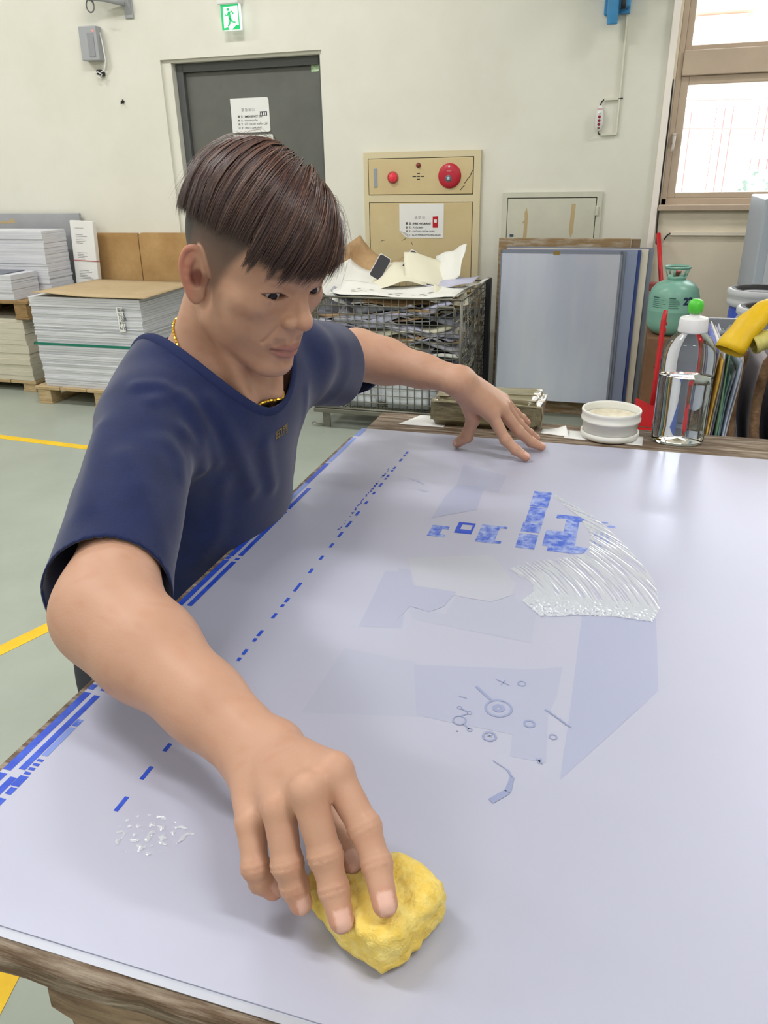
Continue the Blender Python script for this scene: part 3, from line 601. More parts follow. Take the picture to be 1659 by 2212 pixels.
# control box and conduits
cb = empty('switch_box', (-.262, YW, 1.55), label='white oval switch box with three red buttons and thin conduit', category='switch')
b = MB(); b.lathe([(0, .030), (.020, .030), (.0225, .026), (.0225, 0)], 24, M=Matrix.Translation((-.262, YF, 1.623)) @ Matrix.Diagonal((1, 1, 2.9, 1)) @ Matrix.Rotation(math.pi/2, 4, 'X')); b.build('box_body', M_white, cb)
for z in (1.632, 1.613, 1.594): MB().lathe([(0, .008), (.006, .007), (.008, 0)], 14, M=TRS((-.262, YW-.031, z), 0, math.pi/2)).build('red_button', mat('button_red', rgb(150, 28, 50), .35), cb)
MB().lathe([(0, .008), (.006, .007), (.008, 0)], 14, M=TRS((-.262, YW-.031, 1.652), 0, math.pi/2)).build('white_button', mat('button_white', rgb(245, 245, 245), .35), cb)
MB().bbox(-.268, -.256, YW-.036, YW-.030, 1.570, 1.579, .001).build('rocker', mat('rocker_brown', rgb(120, 80, 60), .4), cb)
MB().bbox(-.276, -.248, YW-.032, YW-.0305, 1.668, 1.674, .0005).build('label_strip', mat('pink_print2', rgb(226, 180, 180), .5), cb)
b = MB(); b.bbox(-.168, -.158, YW-.014, YF, 1.545, 2.6, .002); b.bbox(-.245, -.168, YW-.014, YF, 1.712, 1.726, .002); b.bbox(-.25, -.16, YW-.014, YF, 1.536, 1.550, .002)
b.build('conduit', mat('conduit_cream', rgb(222, 222, 206), .5), cb)
b = MB(); b.tube([(-.262, YW-.02, 1.69), (-.258, YW-.018, 1.705), (-.245, YW-.01, 1.718)], .0035, 6); b.tube([(-.262, YW-.02, 1.56), (-.262, YW-.018, 1.548), (-.25, YW-.01, 1.543)], .0035, 6); b.tube([(-.168, YW-.012, 1.719), (-.145, YW-.012, 1.720)], .003, 6); b.build('cable', M_black, cb)
# blue wall fan at the top
M_fb = mat('fan_blue', rgb(70, 146, 200), .4)
fa = empty('wall_fan', (-.23, YW, 2.1), label='blue wall mounted fan bracket at the top beside the conduit', category='fan')
MB().bbox(-.285, -.150, YW-.03, YF, 2.115, 2.24, .006).build('wall_plate', M_fb, fa)
MB().lathe([(0, 0), (.026, 0), (.028, .004), (.031, .10), (.034, .20), (.02, .24)], 24, (-.235, YW-.075, 2.065)).build('swivel_post', M_fb, fa)
MB().bbox(-.225, -.150, YW-.075, YW-.03, 2.14, 2.24, .008).build('bracket_arm', M_fb, fa)
MB().tube([(-.185, YW-.085, 2.13), (-.185, YW-.085, 2.18)], .012, 12).build('tilt_knob', M_black, fa)
MB().lathe([(0, -.09), (.07, -.08), (.085, 0), (.07, .06), (0, .07)], 24, M=TRS((-.245, YW-.16, 2.40), 0, math.pi/2)).build('motor', M_fb, fa)
cg = MB()
for q in range(28):
    a = 2*math.pi*q/28; cg.tube([(-.25+.03*math.cos(a), YW-.36, 2.42+.03*math.sin(a)), (-.25+.15*math.cos(a), YW-.345, 2.42+.15*math.sin(a)), (-.25+.215*math.cos(a), YW-.29, 2.42+.215*math.sin(a)), (-.25+.14*math.cos(a), YW-.235, 2.42+.14*math.sin(a))], .0022, 4)
cg.tube([(-.25+.218*math.cos(a*.19635), YW-.29, 2.42+.218*math.sin(a*.19635)) for a in range(32)], .006, 6, close=True); cg.build('cage', M_white, fa)
for q in range(3):
    a = q*2.094; MB().add([(-.25, YW-.29, 2.42), (-.25+.19*math.cos(a), YW-.31, 2.42+.19*math.sin(a)), (-.25+.17*math.cos(a+.8), YW-.27, 2.42+.17*math.sin(a+.8))], [(0, 1, 2)]).build('blade', M_fb, fa)
# loose cables and skirting conduit by the window
b = MB(); b.tube([(.107, YW-.012, 1.80), (.110, YW-.012, 1.62), (.108, YW-.015, 1.3), (.113, YW-.02, 1.05), (.118, YW-.03, .965), (.128, YW-.03, .955), (.145, YW-.028, .965)], .004, 6); b.tube([(.160, YW-.02, .985), (.175, YW-.015, 1.008), (.190, YW-.012, 1.018)], .004, 6)
tag(b.build('loose_cable', M_black), 'thin dark cable hanging down beside the window frame', 'cable')
tag(MB().bbox(.19, 1.6, YW-.014, YF, 1.006, 1.026, .002).build('cable_duct', mat('duct_cream', rgb(236, 226, 208), .5)), 'cream cable duct running along the wall under the window', 'cable duct')
# ------------------------------------------------------------------ pallets, boards, paper stacks
M_sheet = mat('stack_paper', rgb(228, 229, 234), .85, col2=rgb(192, 194, 203), scale=6, stretch=(.3, .3, 40), detail=8, thr=(.4, .7))
M_sheetb = mat('stack_paper_cream', rgb(222, 217, 200), .85, col2=rgb(200, 194, 174), scale=24, stretch=(.3, .3, 36), detail=6)
M_ply = mat('pallet_pine', rgb(205, 182, 142), .75, col2=rgb(176, 150, 110), scale=6, stretch=(2, 14, 14), bump=.15)
M_cardb = mat('kraft_board', rgb(196, 174, 138), .8, col2=rgb(186, 163, 127), scale=5)
M_brown = mat('hardboard', rgb(196, 160, 108), .7, col2=rgb(168, 130, 82), scale=3, detail=8, bump=.08)
def paper_stack(name, x0, x1, y0, y1, z0, z1, n, label, m=None, seed=0, rz=0.0, jit=.004, cat='paper stack'):
    r = random.Random(seed); c = ((x0+x1)/2, (y0+y1)/2, z0)
    o = empty(name, c, label=label, category=cat)
    z = z0; hs = [r.uniform(.6, 1.4) for _ in range(n)]; S = sum(hs)
    R_ = Matrix.Translation((c[0], c[1], 0)) @ Matrix.Rotation(rz, 4, 'Z') @ Matrix.Translation((-c[0], -c[1], 0))
    for h_ in hs:
        t = (z1-z0)*h_/S; a = [r.uniform(-jit, jit) for _ in range(4)]
        MB().bbox(x0+a[0], x1+a[1], y0+a[2], y1+a[3], z, z+t-.0004, .0015, R_).build('paper_layer', m or M_sheet, o); z += t
    return o
def pallet(name, x0, x1, y0, y1, z0, z1, label, m=None, nb=3):
    m = m or M_ply; o = empty(name, ((x0+x1)/2, (y0+y1)/2, z0), label=label, category='pallet')
    t = .02
    for i in range(5):
        a = x0+(x1-x0)*i/5; MB().bbox(a+.004, a+(x1-x0)/5-.004, y0, y1, z1-t, z1, .002).build('deck_board', m, o)
    for i in range(nb):
        for j in range(3):
            xx = x0+.02+(x1-x0-.14)*i/(nb-1); yy = y0+.005+(y1-y0-.11)*j/2
            MB().bbox(xx, xx+.10, yy, yy+.10, z0+.012, z1-t, .002).build('block', m, o)
    for i in range(nb):
        xx = x0+.02+(x1-x0-.14)*i/(nb-1); MB().bbox(xx-.005, xx+.105, y0, y1, z0, z0+.012, .002).build('bottom_board', m, o)
    return o
pallet('pallet', -3.72, -2.70, 4.10, 4.86, 0, .115, 'pine pallet on the floor under the strapped white stack')
ps = paper_stack('paper_stack', -3.64, -2.83, 4.125, 4.85, .116, .694, 44, 'tall block of white printed sheets with a green strap', seed=2)
b = MB(); b.box(-3.655, -2.815, 4.110, 4.114, .392, .408); b.box(-2.819, -2.815, 4.11, 4.87, .392, .408); b.box(-3.655, -3.651, 4.11, 4.87, .392, .408); b.box(-3.655, -2.815, 4.866, 4.87, .392, .408)
b.build('strap', mat('green_strap', rgb(28, 122, 100), .4), ps)
tg = MB(); tg.box(-2.995, -2.950, 4.1125, 4.1155, .498, .648); tgo = tg.build('tag_sheet', M_paper, ps)
lettering('tag_writing', [(s, .030, wall_text(-2.988, 4.1120, .62-.027*i), {}) for i, s in enumerate(['紙K', '12.1', '1021', '3千', '6/15'])], M_ink, tgo)
cbo = MB(); P = []
for i in range(13):
    P.append([(-3.60+.82*i/12-.03*j/8, 4.105+.72*j/8, .702+.018*math.exp(-((i-1)/3.0)**2)*(1-j/10)) for j in range(9)])
cbo.grid(P); cbo = cbo.build('cardboard_sheet', M_cardb); solidify(cbo, .005, 1); tag(cbo, 'brown cardboard sheet lying on top of the strapped white stack', 'cardboard')
# the double-decked pallets further along the wall
pallet('pallet', -5.0, -3.90, 4.33, 4.90, 0, .075, 'low pallet carrying the cream paper stack against the wall', nb=3)
paper_stack('paper_stack', -5.0, -3.915, 4.335, 4.88, .076, .50, 12, 'cream paper stack on the lowest pallet beside the wall', M_sheetb, seed=5)
pallet('pallet', -5.0, -3.84, 4.33, 4.90, .502, .625, 'upper pallet resting on the cream paper stack', m=mat('pallet_dark', rgb(166, 136, 92), .75, col2=rgb(140, 110, 72), scale=6, stretch=(2, 14, 14)))
paper_stack('paper_stack', -4.9, -3.945, 4.34, 4.60, .626, .79, 7, 'low white paper stack at the front of the upper pallet', seed=8)
MB_ = MB(); MB_.box(-4.88, -4.02, 4.36, 4.58, .792, .796); tag(MB_.build('cover_sheet', mat('grey_sheet', rgb(120, 124, 136), .6)), 'dark grey sheet lying on the low white stack', 'sheet')
paper_stack('paper_stack', -4.9, -3.86, 4.615, 4.86, .626, 1.045, 16, 'taller white paper stack at the back of the upper pallet', seed=9)
# printed bundle standing against the grey board
bd = empty('printed_bundle', (-3.73, 4.88, .5), label='narrow upright bundle of printed sheets tied with a red string', category='bundle')
Mb = TRS((-3.735, 4.885, .86), 0, math.radians(-3), math.radians(2))
MB().bbox(-.095, .095, -.02, .02, -.235, .235, .004, Mb).build('bundle_sheets', M_paper, bd)
b = MB(); b.box(-.097, .097, -.0225, .0225, -.035, -.029, Mb); b.build('red_string', mat('string_red', rgb(190, 110, 110), .6), bd)
b = MB()
for (z, n) in ((.185, 1), (.14, 6), (.02, 5), (-.10, 6)):
    for q in range(n): b.box(-.055, -.055+rng.uniform(.05, .115), -.0212, -.0203, z-.011*q, z-.011*q+.0025, Mb)
b.build('printed_lines', M_inkg, bd)
# boards leaning on the wall
gb = MB(); Mg = TRS((-4.45, YW-.075, 0), 0, math.radians(-2.2)); gb.bbox(-.75, .655, -.012, .012, .002, 1.142, .004, Mg); gbo = gb.build('grey_board', mat('grey_panel', rgb(172, 174, 178), .6, col2=rgb(160, 162, 166), scale=4)); tag(gbo, 'grey panel leaning on the wall behind the paper stacks', 'board')
b = MB(); b.add([(-.22, -.0130, 1.085), (.03, -.0130, 1.088), (.09, -.0130, 1.108), (.10, -.0130, 1.075), (.03, -.0130, 1.072), (-.20, -.0130, 1.066)], [tuple(range(6))]); o_ = b.build('tape_residue', M_res, None); o_.matrix_world = Mg; o_.parent = gbo
Mh = Matrix.Translation((0, YW-.045, 0)) @ Matrix.Rotation(math.radians(-1.8), 4, 'X')
def hb(x0, x1, z1, label, seed):
    b = MB(); P = rounded(x0, x1, .002, z1, .03, skip=(0, 2, 3)); b.prism([(p[0], p[1]) for p in P], -.009, .009, Mh @ Matrix.Rotation(math.pi/2, 4, 'X'))
    return tag(b.build('hardboard_panel', M_brown), label, 'board')
hb(-3.79, -3.352, 1.008, 'scuffed brown hardboard panel leaning on the wall next to the grey panel', 1)
hb(-3.345, -2.80, 1.010, 'second brown hardboard panel leaning between door and scuffed panel', 2)

# ------------------------------------------------------------------ wire cage of waste paper
M_wire = mat('zinc_wire', rgb(128, 126, 116), .45, .7)
CX0, CX1, CY0, CY1, CZ0, CZ1 = -1.69, -.835, 4.06, 4.82, .125, .755
cg = empty('wire_cage', ((CX0+CX1)/2, (CY0+CY1)/2, 0), label='zinc wire mesh cage full of waste paper below the tan cabinet', category='cage')
def mesh_panel(o_, u, v, nu, nv, name):
    b = MB(); o_ = np.array(o_); u = np.array(u); v = np.array(v)
    nrm = np.cross(u, v); nrm = nrm/np.linalg.norm(nrm)*.002
    for i in range(nu+1): b.tube([o_+u*i/nu-nrm, o_+u*i/nu+v-nrm], .0026 if 0 < i < nu else .006, 5)
    for j in range(nv+1): b.tube([o_+v*j/nv+nrm, o_+v*j/nv+u+nrm], .0026 if 0 < j < nv else .006, 5)
    return b.build(name, M_wire, cg)
W_, D_, H_ = CX1-CX0, CY1-CY0, CZ1-CZ0
mesh_panel((CX0, CY0, CZ0), (W_, 0, 0), (0, 0, H_), 20, 14, 'wire_panel'); mesh_panel((CX0, CY1, CZ0), (W_, 0, 0), (0, 0, H_), 20, 14, 'wire_panel')
mesh_panel((CX0, CY0, CZ0), (0, D_, 0), (0, 0, H_), 18, 14, 'wire_panel'); mesh_panel((CX1, CY0, CZ0), (0, D_, 0), (0, 0, H_), 18, 14, 'wire_panel')
mesh_panel((CX0, CY0, CZ0), (W_, 0, 0), (0, D_, 0), 20, 18, 'wire_panel')
b = MB(); b.bbox(CX0-.01, CX1+.01, CY0-.015, CY0+.015, CZ0-.03, CZ0-.005, .003); b.bbox(CX0-.01, CX1+.01, CY1-.015, CY1+.015, CZ0-.03, CZ0-.005, .003); b.bbox(CX0-.01, CX0+.02, CY0, CY1, CZ0-.03, CZ0-.005, .003); b.bbox(CX1-.02, CX1+.01, CY0, CY1, CZ0-.03, CZ0-.005, .003); b.build('base_frame', M_wire, cg)
for x in (CX0+.06, CX1-.06):
    for y in (CY0+.02, CY1-.04):
        b = MB(); b.box(x-.025, x+.02, y-.004, y+.004, .0, CZ0-.03); b.tube([(x-.02, y, .012), (x-.06, y, .012), (x-.085, y, .024), (x-.10, y, .012)], .006, 6, flat=.6); b.build('foot', M_wire, cg)
b = MB(); b.tube([(CX1-.135, CY0-.012, CZ1-.11), (CX1-.13, CY0-.014, CZ1-.045), (CX1-.115, CY0-.014, CZ1-.035), (CX1-.04, CY0-.014, CZ1-.035), (CX1-.03, CY0-.014, CZ1-.05), (CX1-.03, CY0-.012, CZ1-.11)], .006, 6); b.tube([(CX1-.11, CY0-.010, CZ1-.06), (CX1-.05, CY0-.010, CZ1-.06)], .005, 6); b.build('latch', M_wire, cg)
MB().bbox(CX1+.002, CX1+.03, CY1-.06, CY1, CZ0-.02, CZ1+.02, .004).build('corner_post', mat('post_dark', rgb(52, 54, 62), .5), cg)
# sheets inside and on top
M_pp = [mat('sheet_white', rgb(236, 236, 230), .8), mat('sheet_cream', rgb(232, 228, 206), .8), mat('sheet_grey', rgb(190, 190, 198), .7, col2=rgb(140, 140, 154), scale=14), mat('sheet_kraft', rgb(190, 158, 118), .8, col2=rgb(172, 138, 98), scale=10), mat('sheet_dark', rgb(84, 86, 98), .6, col2=rgb(150, 152, 164), scale=12), mat('sheet_lavender', rgb(198, 198, 218), .75, col2=rgb(180, 182, 206), scale=9)]
def crumple(name, cx_, cy_, cz_, lx, ly, rz, tilt, roll, m, seed, bend=.05, amp=.012, label=None, group=None, cat='waste paper', lim=None):
    r = random.Random(seed); n = 10; P = []; M_ = TRS((cx_, cy_, cz_), rz, tilt, roll)
    ph = r.uniform(0, 6); fx = r.uniform(3, 7)
    for i in range(n+1):
        row = []
        for j in range(n+1):
            u, v = i/n-.5, j/n-.5
            z = bend*(4*u*u-.5)+amp*math.sin(fx*u*2+ph+3*v)+amp*.6*math.sin(9*v+ph)
            p = M_ @ Vector((u*lx, v*ly, z))
            if lim: p = Vector((min(max(p.x, lim[0]), lim[1]), min(max(p.y, lim[2]), lim[3]), max(p.z, lim[4])))
            row.append(tuple(p))
        P.append(row)
    b = MB(); b.grid(P); o = b.build(name, m); solidify(o, .0015, 0)
    return tag(o, label, cat, group)
LIM = (CX0+.012, CX1-.012, CY0+.012, CY1-.012, CZ0+.01)
r = random.Random(21)
for i in range(46):
    z = .40+.31*(i/46)
    crumple('waste_sheet', r.uniform(-1.42, -1.08), 4.10+r.uniform(.01, .30), z, r.uniform(.45, .8), r.uniform(.3, .5), r.uniform(-.3, .3), r.uniform(-.12, .18), r.uniform(-.2, .25), M_pp[r.choice((2, 2, 4, 5, 5, 0, 2, 4, 3, 1))], i, r.uniform(-.05, .05), .012,
            'crumpled printed sheet packed tightly inside the wire cage', 'waste sheets packed in the cage', lim=LIM)
for i in range(12):
    crumple('waste_sheet', r.uniform(-1.0, -.9), r.uniform(4.2, 4.7), .30+.035*i, .3, .4, r.uniform(-.5, .5), r.uniform(-.3, .3), r.uniform(-.3, .3), M_pp[r.choice((2, 4, 1, 0, 3))], 100+i, .03, .015, 'crumpled printed sheet packed tightly inside the wire cage', 'waste sheets packed in the cage', lim=LIM)
# white plastic bags at the bottom of the cage
M_bag = mat('white_bag', rgb(226, 230, 236), .35, bump=.35, bscale=14)
for i, (x0, x1, y0, y1, z1, lab) in enumerate(((-1.665, -1.30, 4.075, 4.42, .37, 'white plastic bag stuffed at the bottom of the cage, nearest the man'), (-1.295, -.99, 4.075, 4.42, .36, 'middle white plastic bag at the bottom of the cage'), (-.985, -.86, 4.075, 4.45, .31, 'small white plastic bag in the cage corner by the latch'))):
    o = lumpy('plastic_bag', x0, x1, y0, y1, CZ0+.008, z1, M_bag, .012, 30+i, cuts=8, freq=9, rnd=.03); tag(o, lab, 'bag')
# top sheets one can tell apart
top = [('kraft_flap', -1.55, 4.55, .84, .34, .40, -.3, .5, .35, 3, .10, 'curved brown kraft sheet rising from the cage next to the face'),
       ('waste_sheet', -1.50, 4.34, .79, .34, .45, -.1, .25, .25, 0, .05, 'large white sheet curling over the cage corner next to the face'),
       ('waste_sheet', -1.22, 4.22, .775, .72, .30, .02, .06, .02, 0, .015, 'wide white sheet with small leaf prints draped over the cage front'),
       ('waste_sheet', -1.30, 4.42, .815, .35, .30, .2, .30, -.25, 1, -.06, 'tented cream sheet on the pile between the dark cards'),
       ('waste_sheet', -1.12, 4.48, .845, .28, .26, .5, .55, .28, 1, -.02, 'upright cream sheet folded over on top of the pile'),
       ('waste_sheet', -1.02, 4.55, .87, .22, .24, -.3, .75, -.35, 0, .01, 'white sheet corner sticking up in front of the red characters'),
       ('waste_sheet', -.98, 4.42, .80, .30, .20, -.1, .15, -.08, 5, .01, 'pale sheet lying across the back corner of the cage'),
       ('waste_sheet', -.90, 4.35, .765, .16, .55, -.15, .03, -.25, 0, .01, 'long white strip leaning out over the cage side wall'),
       ('kraft_sheet', -1.13, 4.17, .735, .52, .16, .05, .12, -.04, 3, .02, 'brown kraft sheet sagging under the leaf print sheet'),
       ('waste_sheet', -.93, 4.22, .755, .18, .24, .3, .2, .1, 1, .02, 'pale yellow sheet at the cage corner above the latch')]
for i, (nm, x, y, z, lx, ly, rz, ti, ro, mi, be_, lab) in enumerate(top):
    o = crumple(nm, x, y, z, lx, ly, rz, ti, ro, M_pp[mi], 200+i, be_, .006, lab)
M_dcard = mat('dark_card', rgb(58, 58, 64), .5)
for x, y, z, rz, ro, lab in ((-1.40, 4.45, .868, .25, .55, 'dark grey card standing in the pile close to the face'), (-1.235, 4.52, .885, .2, .55, 'dark grey card standing behind the tented cream sheet')):
    b = MB(); M_ = TRS((x, y, z), rz, math.radians(55), ro); P = rounded(-.034, .034, -.075, .075, .012); b.prism(P, -.001, .001, M_); o = empty('dark_card', (x, y, z), label=lab, category='card'); b.build('card', M_dcard, o)
    b = MB(); P = rounded(-.038, .038, -.080, .080, .012); b.prism(P, -.003, -.0015, M_); b.build('card_border', M_paper, o)
from mathutils.bvhtree import BVHTree
tops = [o for o in COL.objects if 'leaf prints' in str(o.get('label', ''))][0]
bvh = BVHTree.FromPolygons([v.co for v in tops.data.vertices], [tuple(q.vertices) for q in tops.data.polygons]); b = MB(); r = random.Random(4)
for gx in (-1.42, -1.24, -1.08):
    for q in range(8):
        x, y = gx+r.uniform(-.055, .055), 4.16+r.uniform(-.05, .06); e = []
        for px_, py_ in ell(x, y, .013, .006, 8):
            h_ = bvh.ray_cast(Vector((px_, py_, 2)), Vector((0, 0, -1)))[0]
            if h_ is not None: e.append((px_, py_, h_.z+.0016))
        if len(e) == 8: b.add(e, [tuple(range(8))])
b.build('leaf_print', mat('leaf_ink', rgb(150, 146, 128), .8), tops, kind='stuff')

# ------------------------------------------------------------------ metal plates leaning on the wall
M_mirror = mat('bare_plate', rgb(226, 229, 248), .24, .72, col2=rgb(208, 215, 244), scale=1.6, bump=.5, bscale=2.2, stretch=(2.0, 1, .35))
M_pback = mat('plate_backing', rgb(150, 160, 190), .4, .5); M_pblue = mat('plate_blue_edge', rgb(64, 84, 150), .4, .2); M_pgrey = mat('plate_grey_edge', rgb(134, 140, 156), .45, .4); M_pcream = mat('plate_cream', rgb(222, 212, 196), .6)
def lean_plate(x0, x1, y, ztop, m, label, t=.004, rim=None, zb=.10, tilt=2.6):
    M_ = Matrix.Translation((0, y, zb)) @ Matrix.Rotation(math.radians(-tilt), 4, 'X'); o = empty('metal_plate', ((x0+x1)/2, y, zb), label=label, category='metal plate')
    MB().bbox(x0, x1, 0, t, 0, ztop-zb, .001, M_).build('plate_sheet', m, o)
    if rim:
        b = MB(); b.box(x0, x1, -.0012, -.0004, ztop-zb-.014, ztop-zb, M_); b.box(x1-.012, x1, -.0012, -.0004, 0, ztop-zb, M_); b.box(x0, x0+.008, -.0012, -.0004, 0, ztop-zb, M_); b.build('plate_rim', rim, o)
    return o, M_
lean_plate(-.70, .105, 4.635, .968, M_pgrey, 'rearmost grey plate of the leaning metal plates', .006)
lean_plate(-.70, .078, 4.622, .962, M_pcream, 'cream coated plate between the leaning grey plates', .006)
lean_plate(-.70, .040, 4.609, .958, M_pblue, 'thin blue edged plate among the leaning metal plates', .006)
lean_plate(-.70, .022, 4.596, .958, M_pback, 'lavender plate behind the shiny front plate', .006)
lean_plate(-.715, -.040, 4.583, .957, M_pgrey, 'dark rimmed plate directly behind the shiny front plate', .006)
fp, FM = lean_plate(-.725, -.055, 4.57, .952, M_mirror, 'shiny front aluminium plate leaning with brushed rainbow sheen', .004, M_pgrey)
MB().box(-.43, -.395, -.0025, -.001, .832, .851, FM).build('price_sticker', mat('brass_sticker', rgb(140, 116, 56), .5), fp)
for x in (-.62, -.10): tag(MB().bbox(x-.06, x+.06, 4.50, 4.74, .0, .0995, .004).build('support_block', M_wood2), 'wooden block propping the leaning plates, '+('under their cage end' if x < -.3 else 'under their window end'), 'wood block')
o = empty('stained_board', (-.37, 4.72, .1), label='stained wooden board edge showing above the leaning plates', category='board')
M_ = Matrix.Translation((0, 4.66, .0)) @ Matrix.Rotation(math.radians(-2.6), 4, 'X')
M_st = mat('stained_wood', rgb(148, 122, 88), .75, col2=rgb(196, 188, 174), scale=5, detail=8, bump=.2, stretch=(2, 10, 10), thr=(.45, .75))
MB().bbox(-.755, -.02, 0, .03, .0, 1.012, .003, M_).build('board', M_st, o)
MB().bbox(-.018, .03, 0.01, .035, .0, 1.010, .003, M_).build('board', mat('stained_wood_dark', rgb(112, 90, 68), .75, col2=rgb(150, 130, 106), scale=6), o)

# ------------------------------------------------------------------ corner by the window
bx_ = empty('cardboard_box', (.30, 4.40, 0), label='brown cardboard carton under the green gas cylinder', category='box')
M_box = mat('carton', rgb(134, 98, 72), .8, col2=rgb(122, 88, 64), scale=6)
MB().bbox(.115, .47, 4.28, 4.62, .0, .555, .004).build('carton', M_box, bx_)
MB().bbox(.28, .30, 4.278, 4.63, .5555, .557, .0005).build('packing_tape', mat('tape_brown', rgb(150, 116, 84), .4), bx_)
b = MB(); b.prism([(-.022, 0), (0, -.022), (.022, 0), (0, .022)], 0, .0006, Matrix.Translation((.185, 4.2795, .40)) @ WALLROT); b.build('hazard_mark', M_ink, bx_)
gcx, gcy, gz = .228, 4.42, .557
M_cyl = mat('sea_green_paint', rgb(132, 182, 163), .35, col2=rgb(124, 172, 155), scale=6)
gc = empty('gas_cylinder', (gcx, gcy, gz), label='sea green refrigerant gas cylinder with number 22 on a carton', category='gas cylinder')
MB().lathe([(0, 0), (.07, .0), (.085, .004), (.110, .025), (.125, .055), (.127, .08), (.127, .122), (.128, .125), (.127, .128), (.127, .19), (.118, .23), (.095, .258), (.06, .275), (.035, .281), (0, .283)], 48, (gcx, gcy, gz)).build('tank', M_cyl, gc)
col = MB(); n = 40; zz0, zz1 = gz+.272, gz+.345
def cr(z): return .040+(z-zz0)/(zz1-zz0)*.026
def band(za, zb_, a0=0, a1=2*math.pi, n=40):
    P = []
    for z in (za, zb_):
        P.append([(gcx+cr(z)*math.cos(a0+(a1-a0)*q/n), gcy+cr(z)*math.sin(a0+(a1-a0)*q/n), z) for q in range(n+1)])
    col.grid(P)
band(zz0, zz0+.026); band(zz1-.012, zz1)
for q in range(6): band(zz0+.026, zz1-.012, q*math.pi/3+.1, q*math.pi/3+.32, 4)
solidify(col.build('collar', M_cyl, gc), .003, 0)
MB().lathe([(0, .28), (.012, .28), (.012, .31), (.018, .312), (.018, .322), (0, .325)], 16, (gcx, gcy, gz)).build('valve', mat('valve_red', rgb(170, 90, 80), .4), gc)
def curved_text(lines, name, m):
    b = MB()
    for txt, size, a0, z, kw in lines:
        vs, fs = text_mesh(txt, size, Matrix.Identity(4), **kw)
        b.add([(gcx+(.1278+v[2])*math.sin(a0+v[0]/.127), gcy-(.1278+v[2])*math.cos(a0+v[0]/.127), z+v[1]) for v in vs], fs)
    return b.build(name, m, gc)
M_navy = mat('navy_print', rgb(30, 52, 84), .5)
curved_text([('22', .050, .34, gz+.168, dict(bold=.0025))], 'number_print', M_navy)
lines_ = MB(); rl = random.Random(9)
for a0, n_, w0 in ((-.95, 6, .62), (-.22, 6, .46)):
    for q in range(n_):
        z = gz+.196-.0095*q; w_ = w0*(1 if q else .55)*rl.uniform(.75, 1); hh = .0055 if q == 0 else .0022
        lines_.grid([[(gcx+.1280*math.sin(a0+w_*i/8), gcy-.1280*math.cos(a0+w_*i/8), z+dz_) for i in range(9)] for dz_ in (0, hh)])
lines_.build('small_print', mat('green_print', rgb(62, 104, 96), .5), gc, kind='stuff')
# red broom handle, dustpan, etc.
M_rp = mat('red_plastic', rgb(204, 38, 44), .4)
rh = MB(); rh.tube([(.205, 4.70, .62), (.165, 4.80, .78), (.125, 4.955, 1.018)], .0125, 10); tag(rh.build('broom_handle', M_rp), 'red broom handle leaning on the wall behind the gas cylinder', 'broom handle')
rb = MB(); rb.bbox(.10, .155, 4.66, 4.70, .74, .785, .008); tag(rb.build('red_clamp', mat('dull_red', rgb(150, 74, 70), .5)), 'dull red bracket piece beside the shoulder of the gas cylinder', 'bracket')
dp = empty('dustpan', (.15, 3.92, .2), label='long handled red dustpan standing in front of the carton', category='dustpan')
b = MB(); b.tube([(.176, 4.0, .745), (.172, 3.99, .70), (.168, 3.95, .45), (.165, 3.92, .30)], [.010, .0125, .0115, .0115], 10); b.build('handle', M_rp, dp)
b = MB(); b.tube([(.1765, 4.0, .69), (.1762, 4.0, .675)], .0135, 10); b.tube([(.1755, 3.995, .66), (.175, 3.995, .645)], .0135, 10); b.build('grip_ring', M_rp, dp)
b = MB(); b.prism([(.075, 0), (.265, 0), (.255, .13), (.21, .15), (.16, .11), (.085, .14)], -.004, .004, Matrix.Translation((0, 3.90, .19)) @ Matrix.Rotation(math.radians(78), 4, 'X')); b.bbox(.075, .265, 3.78, 3.90, .178, .186, .003); b.box(.075, .081, 3.78, 3.90, .18, .25); b.box(.259, .265, 3.78, 3.90, .18, .25); b.build('pan', M_rp, dp)
tag(MB().bbox(.05, .30, 3.76, 4.02, .0, .176, .005).build('floor_box', M_box), 'low brown carton on the floor under the dustpan', 'box')
# grey machine housing
gm = empty('machine_cabinet', (.9, 4.2, 0), label='pale blue grey machine housing beside the window', category='machine')
M_mach = mat('machine_grey', rgb(176, 184, 196), .5)
MB().bbox(.555, 1.35, 4.15, 4.7, .0, 1.235, .008).build('housing', M_mach, gm)
MB().bbox(.60, 1.30, 4.14, 4.152, .15, 1.15, .004).build('door_panel', mat('machine_grey_light', rgb(190, 196, 204), .5), gm)
# blue drums
def drum(x, y, z0, h, r_, label):
    o = empty('ink_drum', (x, y, z0), label=label, category='drum')
    MB().lathe([(0, 0), (r_*.96, 0), (r_, .01), (r_, h*.3), (r_*1.02, h*.32), (r_, h*.34), (r_, h*.7), (r_*1.02, h*.72), (r_, h*.74), (r_*.98, h*.93), (r_*.9, h*.95)], 40, (x, y, z0)).build('drum_body', mat('drum_blue', rgb(44, 76, 176), .4), o)
    MB().lathe([(r_*.93, h*.93), (r_*1.08, h*.935), (r_*1.10, h*.955), (r_*1.02, h*.965), (r_*1.12, h*.975), (r_*1.12, h*.995), (r_*1.0, h), (r_*.86, h*.995), (r_*.82, h*.97), (0, h*.97)], 40, (x, y, z0)).build('drum_lid', mat('drum_lid', rgb(188, 190, 194), .45), o)
    MB().lathe([(r_*1.0, h*1.001), (r_*.86, h*.999), (r_*.83, h*.975)], 40, (x, y, z0)).build('lid_gasket', M_black, o)
    return o
drum(.475, 3.28, 0, .955, .105, 'taller blue ink drum with grey lid beside the machine housing')
